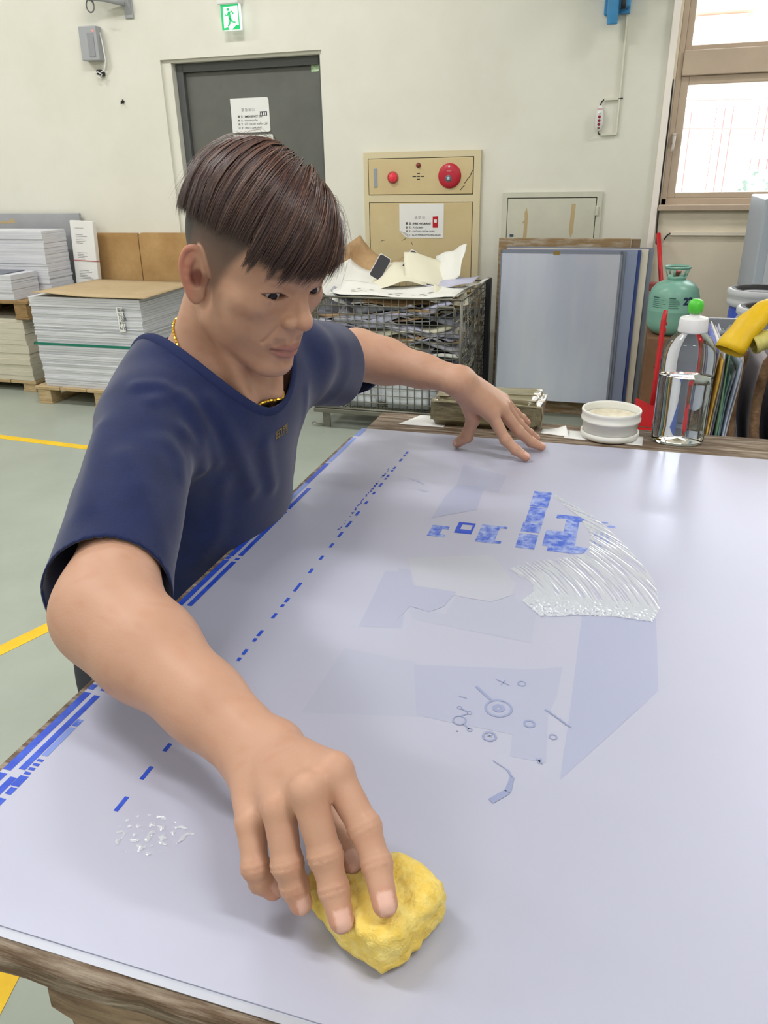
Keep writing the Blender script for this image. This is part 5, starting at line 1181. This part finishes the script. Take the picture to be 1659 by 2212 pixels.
# skin tones: lips, ear flush, painted shade in the ear hollow, brows, shaved hair at the sides, lash line, finger nails and knuckles
Q = (bV-HO)@HB; QA = Q.copy(); QA[:, 1] = np.abs(QA[:, 1])
skin = np.tile(np.array(rgb(198, 154, 130)), (len(bV), 1))
def blend(m_, c): 
    global skin
    m_ = np.clip(m_, 0, 1)[:, None]; skin = skin*(1-m_)+np.array(c)*m_
def sstep(a, b, x): t = np.clip((x-a)/(b-a), 0, 1); return t*t*(3-2*t)
near = (np.linalg.norm(bV-HO, axis=1) < .16).astype(float)
nz_ = np.sin(bV[:, 0]*190+3*np.sin(bV[:, 1]*120))*np.sin(bV[:, 1]*170+2*np.sin(bV[:, 2]*150))*np.sin(bV[:, 2]*180+1)
blend(.25*np.clip(nz_, 0, 1), rgb(190, 132, 106))
lipd = np.minimum(np.minimum(cone(QA, (.0860, .0225, -.0548), (.0965, .0100, -.0505), .003, .0045), cone(QA, (.0965, .0100, -.0505), (.100, 0, -.0515), .0045, .0045)), np.minimum(cone(QA, (.0855, .0215, -.0572), (.0955, .0100, -.0608), .003, .0050), cone(QA, (.0955, .0100, -.0608), (.099, 0, -.062), .0050, .0060)))
blend(near*.75*(1-sstep(-.0008, .0018, lipd)), rgb(172, 112, 108))
gro = np.minimum(cone(QA, (.0880, .0250, -.0555), (.0985, .0100, -.0556), .0, .0), cone(QA, (.0985, .0100, -.0556), (.1015, 0, -.0565), .0, .0)); blend(near*.55*(1-sstep(.0012, .0028, gro)), rgb(110, 62, 60))
must = (1-sstep(.003, .007, np.abs(QA[:, 2]+.0435)))*(1-sstep(.020, .027, QA[:, 1]))*sstep(.006, .012, QA[:, 1])*(Q[:, 0] > .07); blend(near*.30*must, rgb(92, 74, 70))
must2 = (1-sstep(.002, .008, np.linalg.norm(QA-V3(.086, .026, -.053), axis=1))); blend(near*.35*must2, rgb(92, 74, 70))
brow = np.hypot((QA[:, 2]-(.0385+.004*np.clip((QA[:, 1]-.012)/.02, 0, 1)-.004*np.clip((QA[:, 1]-.036)/.014, 0, 1)))/.0042, 0)*(1.0)+10*(QA[:, 0] < .05)+8*np.clip(.013-QA[:, 1], 0, 1)*100+8*np.clip(QA[:, 1]-.047, 0, 1)*100; blend(near*.38*(1-sstep(.2, 1.35, brow)), rgb(44, 34, 34))
sl_ = slit(QA); lash = near*(np.abs(sl_) < .0016)*(QA[:, 0] > .070)*(QA[:, 2] > EYE_C[2]-.001); blend(.8*lash, rgb(58, 38, 36)); blend(.35*near*(np.abs(sl_) < .0014)*(QA[:, 0] > .07), rgb(130, 78, 70))
blend(near*.42*sstep(.074, .088, QA[:, 1])*(np.abs(Q[:, 2]) < .05), rgb(196, 96, 84))
conc = np.linalg.norm(QA-(EAR_O+EAR_E2*.006-EAR_E1*.002), axis=1); blend(near*.85*(1-sstep(.007, .014, conc)), rgb(120, 58, 50))  # ear hollow darkened in the skin colour so that it reads as shaded
blend(near*.16*(1-sstep(.004, .018, np.linalg.norm(QA-V3(.1075, 0, -.011), axis=1))), rgb(206, 132, 112))
# shaved sides: darkest under the mop, fading towards ear and sideburn
ffr = np.interp(Q[:, 2], (-.030, -.012, .01, .03, .06), (.010, .016, .026, .036, .054))
fade = sstep(.006, -.008, Q[:, 0]-ffr)*np.interp(Q[:, 2], (-.028, -.005, .02, .045, .07), (0, .48, .64, .78, .90))
fade = np.maximum(fade, sstep(-.005, -.04, Q[:, 0])*np.interp(Q[:, 2], (-.02, .015, .05), (0, .75, .97)))
earm = 1-sstep(.0010, .0045, grouped(QA, ear, V3(-.010, .082, 0), .042, .012))
blend(near*fade*(1-earm), rgb(52, 50, 52))
nape = sstep(-.03, -.07, Q[:, 0])*sstep(-.045, .03, Q[:, 2]); blend(near*nape*.95*(1-earm), rgb(32, 32, 36)); blend(near*sstep(.0, -.05, Q[:, 0])*sstep(.0, .04, Q[:, 2])*.6*(1-earm), rgb(34, 34, 38))
# hands
for H in (LH, RH):
    hm = np.linalg.norm(bV-np.array(H['middle'][1]), axis=1) < .12
    for k_, J in H.items():
        J = [np.array(j) for j in J]
        for i in (1, 2): blend(hm*.36*(1-sstep(.004, .012, np.linalg.norm(bV-J[i], axis=1))), rgb(186, 116, 94))
        dr = J[3]-J[2]; L_ = np.linalg.norm(dr); dr = dr/L_
        bn = np.cross(dr, np.cross(V3(0, 0, 1), dr)); bn /= np.linalg.norm(bn)
        if k_ == 'thumb' and H is LH: bn = V3(-.3, -.8, .5); bn -= dr*(bn@dr); bn /= np.linalg.norm(bn)
        q = bV-(J[3]-dr*.001); u = q@dr; n_ = q@bn; w_ = np.linalg.norm(q-u[:, None]*dr-n_[:, None]*bn, axis=1)
        nl = hm*(n_ > .0030)*(n_ < .0125)*(1-sstep(.0046, .0058, w_))*(1-sstep(.0058, .0072, np.abs(u-.0015))); blend(nl*.9, rgb(232, 196, 182))
        blend(hm*.25*(1-sstep(.006, .016, np.linalg.norm(bV-J[3], axis=1))), rgb(206, 128, 108))
me = np_mesh('body', bV, bF); paint(me, skin)
M_skin = mat('skin', rgb(206, 158, 128), .48, attr="tone", sss=.10, spec=.4, bump=.04, bscale=420)
man = empty('person', (-.60, .95, 0), label='man in navy t-shirt leaning over the table, wiping the plate with a yellow sponge', category='person')
link('body', me, M_skin, man)
# eyes
M_eye = mat('eye_white', rgb(196, 186, 182), .3); M_iris = mat('iris_dark', rgb(22, 15, 16), .25, spec=.3)
gaze = V3(.90, -.10, -.42); gaze /= np.linalg.norm(gaze)
for s_ in (-1, 1):
    c = h2w((EYE_C[0], EYE_C[1]*s_, EYE_C[2])); g = HB@V3(.93, -.30, -.16); g /= np.linalg.norm(g)
    rot = Vector((0, 0, 1)).rotation_difference(Vector(g)).to_matrix().to_4x4(); M_ = Matrix.Translation(c) @ rot
    n = 14; b = MB(); b.lathe([(EYE_R*math.sin(a*math.pi/n), EYE_R*math.cos(a*math.pi/n)) for a in range(n+1)], 24, M=M_); eo = b.build('eye', M_eye, man)
    b = MB(); b.lathe([(EYE_R*1.015*math.sin(a*.082), EYE_R*1.015*math.cos(a*.082)) for a in range(7)], 24, M=M_); b.build('iris', M_iris, eo)
# ------------------------------------------------------------------ hair: a mop of tapered strands over a dark cap
HC = V3(-.006, 0, .042); RS = V3(.095, .0755, .086)
WAX = V3(-.10, .70, .72); WAX /= np.linalg.norm(WAX)
WF = V3(1, 0, 0)-WAX*WAX[0]; WF /= np.linalg.norm(WF); WL_ = np.cross(WAX, WF)
def hdir(th, ph):
    th = np.asarray(th, float)[..., None]; ph = np.asarray(ph, float)[..., None]
    return WAX*np.cos(th)+(WF*np.cos(ph)+WL_*np.sin(ph))*np.sin(th)
def azim(d): return np.abs(np.degrees(np.arctan2(d[..., 1], d[..., 0])))
EDGE_A, EDGE_U = (0, 20, 36, 50, 68, 90, 106, 140, 180), (.059, .057, .056, .066, .071, .070, .064, .050, .046)
def puff(d):
    t = np.minimum(1.0, np.arccos(np.clip(d[..., 2], -1, 1))/1.15)
    return .033*(1-t)+np.interp(azim(d), (0, 50, 90, 130, 180), (.029, .026, .019, .016, .016))*t
def hpos(th, ph, lam):
    d = hdir(th, ph); return HC+(RS+(puff(d)*lam)[..., None])*d
_T = np.arange(.25, 2.7, .01)
def edge_th(ph, lam=.8):
    ph = np.atleast_1d(np.asarray(ph, float)); lam = np.broadcast_to(np.asarray(lam, float), ph.shape); out = np.zeros(len(ph))
    for c0 in range(0, len(ph), 2000):
        p_, l_ = ph[c0:c0+2000], lam[c0:c0+2000]
        T = np.broadcast_to(_T, (len(p_), len(_T))); d = hdir(T, p_[:, None]); u = HC[2]+(RS[2]+puff(d)*l_[:, None])*d[..., 2]
        out[c0:c0+2000] = _T[np.argmax(u < np.interp(azim(d), EDGE_A, EDGE_U), 1)]
    return out
hr = np.random.RandomState(12)
PHC = np.linspace(0, 2*math.pi, 49); THC = edge_th(PHC, .25)-.04
cap = [[tuple(h2w(hpos(max(THC[j]*i/14, .001), PHC[j], .22))) for j in range(49)] for i in range(15)]
M_cap_h = mat('hair_under', rgb(34, 26, 26), .6)
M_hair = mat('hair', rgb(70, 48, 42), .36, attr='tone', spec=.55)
hair = MB().grid(cap).build('hair', M_cap_h, man)
def strands(ph0, ph1, th0, th1, lam, rad, tone, wob, droop, n=10):
    N = len(ph0); s_ = (np.arange(n+1)/n)[None, :]
    ph = ph0[:, None]+(ph1-ph0)[:, None]*s_**1.3; th = th0[:, None]+(th1-th0)[:, None]*s_
    l_ = lam[:, None]*np.minimum(1, .12+s_*3.0)*(1-.14*np.maximum(0, s_-.75)*4*(1-droop[:, None]))
    p = hpos(th, ph, l_); w_ = wob[:, None]; f_ = lam[:, None]*20
    p[..., 0] += w_*np.sin(s_*5+f_)*s_; p[..., 1] += w_*np.cos(s_*4+f_*1.5)*s_
    dd = hdir(th, ph); dd[..., 2] = 0; dd /= np.maximum(.3, np.linalg.norm(dd, axis=-1, keepdims=True))
    p += dd*(.022*droop[:, None]*np.maximum(0, s_-.45)**1.5)[..., None]
    P = HO+p@HB.T
    d = np.empty_like(P); d[:, 1:-1] = P[:, 2:]-P[:, :-2]; d[:, 0] = P[:, 1]-P[:, 0]; d[:, -1] = P[:, -1]-P[:, -2]; d /= np.linalg.norm(d, axis=-1, keepdims=True)+1e-9
    nn = P-h2w(HC); nn -= d*(nn*d).sum(-1, keepdims=True); nn /= np.linalg.norm(nn, axis=-1, keepdims=True)+1e-9; sd = np.cross(d, nn)
    w = rad[:, None]*np.where(np.arange(n+1) < n-3, 1.0, (n-np.arange(n+1))/3.2+.06)[None, :]; w = w[..., None]
    V = np.stack([P-sd*w-nn*.15*w, P+nn*.55*w, P+sd*w-nn*.15*w], 2).reshape(-1, 3)
    k_ = s_[0]; g = np.where(k_ < .5, .80+.42*np.sin(np.minimum(1, k_*1.5)*math.pi*.55), 1.18-1.45*(k_-.5))  # shading put into the strand colour: brighter mid-length, darker towards the tips
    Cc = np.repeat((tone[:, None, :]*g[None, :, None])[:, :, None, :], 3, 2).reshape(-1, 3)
    b = (np.arange(N)*(n+1)*3)[:, None, None]+(np.arange(n)*3)[None, :, None]+np.arange(2)[None, None, :]; b = b.ravel()
    return V, np.stack([b, b+1, b+4, b+3], 1), Cc
TONES = np.array([rgb(72, 50, 48), rgb(84, 59, 54), rgb(96, 67, 59), rgb(78, 55, 53), rgb(124, 90, 74), rgb(62, 45, 46)])
NCL, NS = 170, 12500
cph = 2*math.pi*(np.arange(NCL)+hr.uniform(-.4, .4, NCL))/NCL; clen = hr.uniform(-.010, .010, NCL); cll = hr.uniform(.78, 1.0, NCL)
ci = hr.randint(0, NCL, NS); c0_ = (cph[ci]+math.pi) % (2*math.pi)-math.pi; c_ = c0_+.30*np.exp(-((c0_+.85)/.5)**2); lay = hr.rand(NS); lam = .35+.62*lay
te = edge_th(c_, lam); fr_ = azim(hdir(te, c_)) < 48
off = clen[ci]*np.where(fr_, 1.9, .45)+hr.uniform(-.005, .004, NS)*np.where(fr_, 1.4, 1); te = te-off/.085
ph0 = c0_+hr.normal(0, .05, NS); th0 = te*np.maximum(.015, 1-lay)*.80*hr.uniform(.35, 1, NS)
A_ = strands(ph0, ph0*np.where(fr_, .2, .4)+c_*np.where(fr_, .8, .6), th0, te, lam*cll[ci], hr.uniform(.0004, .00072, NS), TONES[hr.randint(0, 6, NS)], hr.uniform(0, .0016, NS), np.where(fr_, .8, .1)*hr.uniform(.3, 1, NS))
NS2 = 140; p2 = hr.uniform(0, 2*math.pi, NS2); t2_ = edge_th(p2, 1.0)+hr.uniform(-.25, .12, NS2)
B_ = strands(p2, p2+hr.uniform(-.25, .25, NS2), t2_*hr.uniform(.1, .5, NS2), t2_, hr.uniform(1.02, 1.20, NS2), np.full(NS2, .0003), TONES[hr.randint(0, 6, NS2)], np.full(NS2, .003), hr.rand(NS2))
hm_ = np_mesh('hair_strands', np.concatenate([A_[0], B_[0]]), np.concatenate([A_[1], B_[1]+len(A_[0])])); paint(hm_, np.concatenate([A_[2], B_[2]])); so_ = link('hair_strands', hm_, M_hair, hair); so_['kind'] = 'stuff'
# ------------------------------------------------------------------ t-shirt
def lerp(a, b, t): return a+(b-a)*t
RHEM, LHEM = .86, .54
R_END = lerp(SR, ER, 1.0)+V3(-.012, .006, -.008); L_END = lerp(SL, EL, 1.0)+V3(-.01, 0, -.012)
FOLD_LINES = []
def shirt_sdf(P):
    d = ecap(P, V3(-.560, .936, 1.065), V3(-.628, .935, .70), SHW, .172, .182, .66)
    yo = cone(P, SR+SHW*.035+V3(-.008, 0, -.026), SL-SHW*.035+V3(-.012, 0, -.006), .070, .070); d = smin(d, yo, .05)
    d = smin(d, elli(P, V3(-.604, .952, 1.112), V3(.062, .085, .075)), .045)
    d = smin(d, cone(P, SR, R_END, .060, .061), .035)
    d = smin(d, cone(P, R_END+V3(-.010, .02, -.01), R_END+V3(-.022, .016, -.036), .044, .036), .04)
    d = smin(d, cone(P, SL, L_END, .061, .068), .035)
    d = smin(d, cone(P, lerp(SL, EL, .25)+V3(.0, 0, -.03), lerp(SL, EL, .62)+V3(.012, 0, -.052), .046, .034), .04)
    if FOLD_LINES:
        for L_, A, w in FOLD_LINES:
            q = cone(P, L_[0], L_[1], 0, 0)
            for a, b in zip(L_[1:-1], L_[2:]): q = np.minimum(q, cone(P, a, b, 0, 0))
            d = d-.75*A*np.exp(-(q/(w*1.1))**2)+.25*A*np.exp(-(q/(w*2.4))**2)
    # lies against the table edge
    tz = np.clip((.925-P[:, 2])/.02, 0, 1); d = smax(d, (P[:, 0]+.499)-(1-tz)*.5, .012)
    # soft body wrinkles
    n1 = np.sin(P[:, 1]*55+P[:, 2]*34+np.sin(P[:, 2]*40)*1.2)*np.sin(P[:, 2]*23+P[:, 1]*13); d = d-.0005*n1
    return d
NC_ = V3(-.534, .934, 1.140); NX = V3(.50, -.07, .86); NX /= np.linalg.norm(NX)
NFW = V3(.976, -.216, 0)-NX*(V3(.976, -.216, 0)@NX); NFW /= np.linalg.norm(NFW); NSD = np.cross(NX, NFW)
def neck_cut(P):
    q = P-NC_; return 1-np.sqrt(((q@NFW+.012)/.112)**2+(q@NSD/.097)**2)      # >0 inside the opening
def hem_cut(P):
    ax = (ER-SR)/np.linalg.norm(ER-SR); ax2 = ax+V3(.10, -.05, .22); ax2 /= np.linalg.norm(ax2)
    c = lerp(SR, ER, RHEM); r_ = np.where(np.linalg.norm(P-c, axis=1) < .19, (P-c)@ax2, -.1)
    al = (EL-SL)/np.linalg.norm(EL-SL); c2 = lerp(SL, EL, LHEM); l_ = np.where(np.linalg.norm(P-c2, axis=1) < .16, (P-c2)@al, -.1)
    return np.maximum(r_, l_)
def cutf(P):
    above = ((P-NC_)@NX) > -.09
    return np.maximum(np.maximum(np.where(above, neck_cut(P)*.10, -1), hem_cut(P)), .78-P[:, 2])
# fold lines running over chest, shoulder and sleeve
FOLD_LINES = [([(-0.4881, 0.7796, 1.1455), (-0.4745, 0.7788, 1.0987), (-0.4811, 0.7872, 1.0639)], 0.0055, 0.011), ([(-0.4797, 0.8128, 1.1414), (-0.4641, 0.8297, 1.0936), (-0.464, 0.8586, 1.0391), (-0.4667, 0.8795, 0.9985)], 0.006, 0.012), ([(-0.4797, 0.7463, 1.1239), (-0.4759, 0.7654, 1.0932), (-0.4827, 0.7818, 1.0633)], 0.0055, 0.01), ([(-0.4777, 0.7088, 1.122), (-0.4681, 0.709, 1.104), (-0.4621, 0.6973, 1.0895)], 0.0045, 0.011), ([(-0.5535, 0.6942, 1.1397), (-0.5247, 0.6309, 1.1176), (-0.5001, 0.5798, 1.0985)], 0.006, 0.016), ([(-0.4955, 0.6546, 1.1252), (-0.4684, 0.63, 1.1032)], 0.005, 0.014), ([(-0.54, 0.7566, 1.1726), (-0.5134, 0.7737, 1.1698)], 0.0045, 0.009), ([(-0.5124, 0.7449, 1.1593), (-0.5014, 0.772, 1.1598)], 0.004, 0.009), ([(-0.4962, 0.7837, 1.1581), (-0.4737, 0.7937, 1.1105), (-0.4749, 0.8087, 1.0627)], 0.0045, 0.01), ([(-0.4834, 0.6909, 1.1265), (-0.4567, 0.6226, 1.0913), (-0.4355, 0.5967, 1.0533)], 0.0045, 0.013), ([(-0.4826, 0.8268, 1.0232), (-0.4981, 0.8276, 0.9538), (-0.5239, 0.8017, 0.9141)], 0.005, 0.014), ([(-0.4484, 0.8955, 1.0603), (-0.4583, 0.9258, 0.9865)], 0.005, 0.012), ([(-.430, 1.02, 1.10), (-.455, 1.03, .97)], .005, .012)]
FOLDS = [(V3(*a), V3(*b), A, w) for L_, A, w in FOLD_LINES for a, b in zip(L_[:-1], L_[1:])]
sx, sy, sz = np.arange(-.86, -.36, .0045), np.arange(.44, 1.46, .0045), np.arange(.765, 1.27, .0045)
sV, sF = surface_nets(shirt_sdf, sx, sy, sz); sV = settle(shirt_sdf, sV, 2, .002)
cv = cutf(sV); keep = (cv[sF] < .0).sum(1) >= 2
sF = sF[keep]; used = np.zeros(len(sV), bool); used[sF.ravel()] = True
for _ in range(4):                                        # draw the cut edges onto the exact opening line
    m_ = used & (cutf(sV) > -.0022); idx = np.nonzero(m_)[0]
    if not len(idx): break
    P = sV[idx]; c = cutf(P)
    e = 1e-4; g = np.stack([(cutf(P+np.eye(3)[k_]*e)-c)/e for k_ in range(3)], 1); over = c > 0
    st_ = np.where(over, c/np.maximum((g*g).sum(1), 1e-4), 0); st_ = np.clip(st_, 0, .006); sV[idx] = P-g*st_[:, None]
remap = np.cumsum(used)-1; sV2 = sV[used]; sF2 = remap[sF]
M_shirt = mat('navy_cotton', rgb(25, 38, 84), .85, col2=rgb(21, 33, 76), scale=40, bump=.10, bscale=700, sheen=.25, spec=.25)
sh = link('t_shirt', np_mesh('t_shirt', sV2, sF2), M_shirt, man); solidify(sh, .0022, -1)
# ribbed collar
ca = 2*math.pi*np.arange(72)/72; cbase = NC_+NFW*(.112*np.cos(ca)-.012)[:, None]+NSD*(.097*np.sin(ca))[:, None]; clo, chi = np.full(72, -.09), np.full(72, .12)
for _ in range(24):
    cm_ = (clo+chi)/2; ins = shirt_sdf(cbase+NX*cm_[:, None]) < 0; clo = np.where(ins, cm_, clo); chi = np.where(ins, chi, cm_)
cpts = cbase+NX*(clo-.001)[:, None]
for _ in range(3): cpts = (np.roll(cpts, 1, 0)+2*cpts+np.roll(cpts, -1, 0))/4
col = []
for k_ in range(73):
    p = cpts[k_ % 72]; out = p-NC_; out = out-NX*(out@NX); out /= np.linalg.norm(out)
    row = []
    for q, (o1, o2) in enumerate(((.011, -.0035), (.011, .0008), (.006, .0022), (.000, .0030), (-.002, .0015), (-.002, -.0015), (.003, -.003))): row.append(tuple(p+out*o1+NX*(o2+.0010-.35*max(0, o1)*0)))
    col.append(row)
col = np.array(col)
for j, h in ((0, .0003), (1, .0016), (2, .0022)):
    P = col[:, j]
    for _ in range(3):
        g = sdf_grad(shirt_sdf, P, .002); d = shirt_sdf(P)-h; P = P-g*(d/np.maximum((g*g).sum(1), .2))[:, None]
    col[:, j] = P
MB().grid(col).build('collar', mat('navy_rib', rgb(26, 38, 82), .9, bump=.1, bscale=500), sh)
# necklace: small gold links following the neck
M_gold = mat('gold', rgb(244, 198, 76), .3, .9)
na = 2*math.pi*np.arange(120)/120; ndv = NFW*np.cos(na)[:, None]+NSD*np.sin(na)[:, None]; nbase = NC_+NX*(.034-.012*np.cos(na))[:, None]; nlo, nhi = np.full(120, .03), np.full(120, .14)
for _ in range(20):
    nm_ = (nlo+nhi)/2; ins = body_sdf(nbase+ndv*nm_[:, None]) < .0018; nlo = np.where(ins, nm_, nlo); nhi = np.where(ins, nhi, nm_)
npts = nbase+ndv*nlo[:, None]
for _ in range(3): npts = (np.roll(npts, 1, 0)+2*npts+np.roll(npts, -1, 0))/4
seg = np.linalg.norm(np.roll(npts, -1, 0)-npts, axis=1); cum = np.concatenate([[0], np.cumsum(seg)]); nl_ = int(cum[-1]/.0062); nkb = MB()
loop_ = np.vstack([npts, npts[:1]])
def along(t): return np.array([np.interp(t % cum[-1], cum, loop_[:, i]) for i in range(3)])
for k_ in range(nl_):
    t = cum[-1]*k_/nl_; c = along(t); d = along(t+.002)-along(t-.002); d /= np.linalg.norm(d)
    zq = Vector((1, 0, 0)).rotation_difference(Vector(d)).to_matrix().to_4x4()
    nkb.bbox(-.0026, .0026, -.0015, .0015, -.0015, .0015, .0007, Matrix.Translation(c) @ zq @ Matrix.Rotation(.785*(k_ % 2), 4, 'X'))
    nkb.tube([c+d*.0024, c+d*.0040], .0008, 5)
nkb.build('necklace', M_gold, man)
# embroidered characters on the chest
tv, tf = text_mesh('印刷', .0165, Matrix.Identity(4), depth=.0003, bold=.0002)
tr_ = V3(.0054, .0256, .0023); tr_ /= np.linalg.norm(tr_); tu_ = V3(.10, .03, 1.0); tu_ -= tr_*(tu_@tr_); tu_ /= np.linalg.norm(tu_); tv = np.array(tv)
TP = V3(-.4426, .9150, 1.0600)+tr_*tv[:, :1]+tu_*tv[:, 1:2]
for _ in range(4):
    g = sdf_grad(shirt_sdf, TP, .002); TP = TP-g*((shirt_sdf(TP)-.0012)/np.maximum((g*g).sum(1), .2))[:, None]
MB().add([tuple(q) for q in TP], tf).build('embroidery', mat('gold_thread', rgb(196, 172, 90), .6), sh)
# sleeve and body hems
# trousers and shoes
M_tr = mat('dark_trousers', rgb(46, 48, 58), .85, bump=.1, bscale=60)
tr = MB()
def leg(x, y, s_):
    tr.tube([(-.66, .945+.09*s_, .90), (-.67, y, .70), (-.68, y, .45), (-.69, y, .12), (-.69, y, .05)], [.095, .090, .078, .066, .064], 24)
leg(0, 1.06, 1); leg(0, .83, -1); tr.tube([(-.645, .80, .86), (-.648, .945, .86), (-.645, 1.09, .86)], [.08, .10, .08], 24); tr.tube([(-.655, .945, .82), (-.655, .945, .90)], [.10, .10], 24)
tro = tr.build('trousers', M_tr, man)
rm = tro.modifiers.new('remesh', 'REMESH'); rm.mode = 'VOXEL'; rm.voxel_size = .012; rm.use_smooth_shade = True
smo = tro.modifiers.new('smooth', 'SMOOTH'); smo.iterations = 6
for y in (1.06, .83):
    b = MB(); b.lathe([(0, 0), (.046, 0), (.05, .015), (.048, .03), (.040, .055), (.025, .075), (0, .082)], 20, (-.645, y, .0012), 2.5, 1.0); b.build('shoe', M_black, man)
# ------------------------------------------------------------------ yellow sponge pressed under the hand
SPP = np.array([(-.1065, .3120), (-.093, .326), (-.078, .360), (-.0785, .371), (-.093, .381), (-.120, .383), (-.150, .380), (-.173, .361), (-.173, .347), (-.156, .335), (-.137, .321)])
def poly2(p, Pg):
    d = np.full(len(p), 1e9); ins = np.zeros(len(p), bool); n = len(Pg)
    for i in range(n):
        a, b = Pg[i], Pg[(i+1) % n]; e = b-a; w = p-a; t = np.clip(w@e/(e@e), 0, 1); q = w-t[:, None]*e; d = np.minimum(d, (q*q).sum(1))
        c = ((a[1] > p[:, 1]) != (b[1] > p[:, 1])) & (p[:, 0] < (b[0]-a[0])*(p[:, 1]-a[1])/(b[1]-a[1]+1e-12)+a[0]); ins ^= c
    return np.where(ins, -1, 1)*np.sqrt(d)
SP0, SP1 = ZP+.0004, .959
def sponge_sdf(P):
    d2 = poly2(P[:, :2], SPP)+.010; zc = (SP0+SP1)/2; dz = np.abs(P[:, 2]-zc)-(SP1-SP0)/2+.010
    d = np.minimum(np.maximum(d2, dz), 0)+np.sqrt(np.maximum(d2, 0)**2+np.maximum(dz, 0)**2)-.010
    x, y, z = P.T
    f = np.sin(x*150+y*260+2.2*np.sin(y*90+x*60))*np.sin(y*120-x*70+z*60)+.6*np.sin(x*420+1.5*np.sin(y*230))*np.sin(y*330+z*400)
    d = d+.0009*f+.0016*np.sin(x*95+y*140+1.5*np.sin(x*60))*np.clip((z-.935)/.02, 0, 1)
    tip = np.linalg.norm(P-V3(-.1091, .3298, .9655), axis=1); d = smax(d, -(tip-.0085), .006)
    tip = cone(P, RH['middle'][2], RH['middle'][3], .0075, .0072); d = smax(d, -tip, .006)
    for k_ in ('ring', 'thumb'):
        d = smax(d, -cone(P, RH[k_][2], RH[k_][3], .0085, .0085), .005)
    return np.maximum(d, SP0-P[:, 2])
pV, pF = surface_nets(sponge_sdf, np.arange(-.182, -.062, .0013), np.arange(.298, .416, .0013), np.arange(SP0-.003, .972, .0013)); pV = settle(sponge_sdf, pV, 1, .0008)
M_sp = mat('yellow_sponge', rgb(250, 228, 140), .9, col2=rgb(242, 208, 100), scale=60, bump=.35, bscale=300, thr=(.35, .6))
tag(link('sponge', np_mesh('sponge', pV, pF), M_sp), 'bumpy yellow sponge pressed under the fingers of the man', 'sponge')
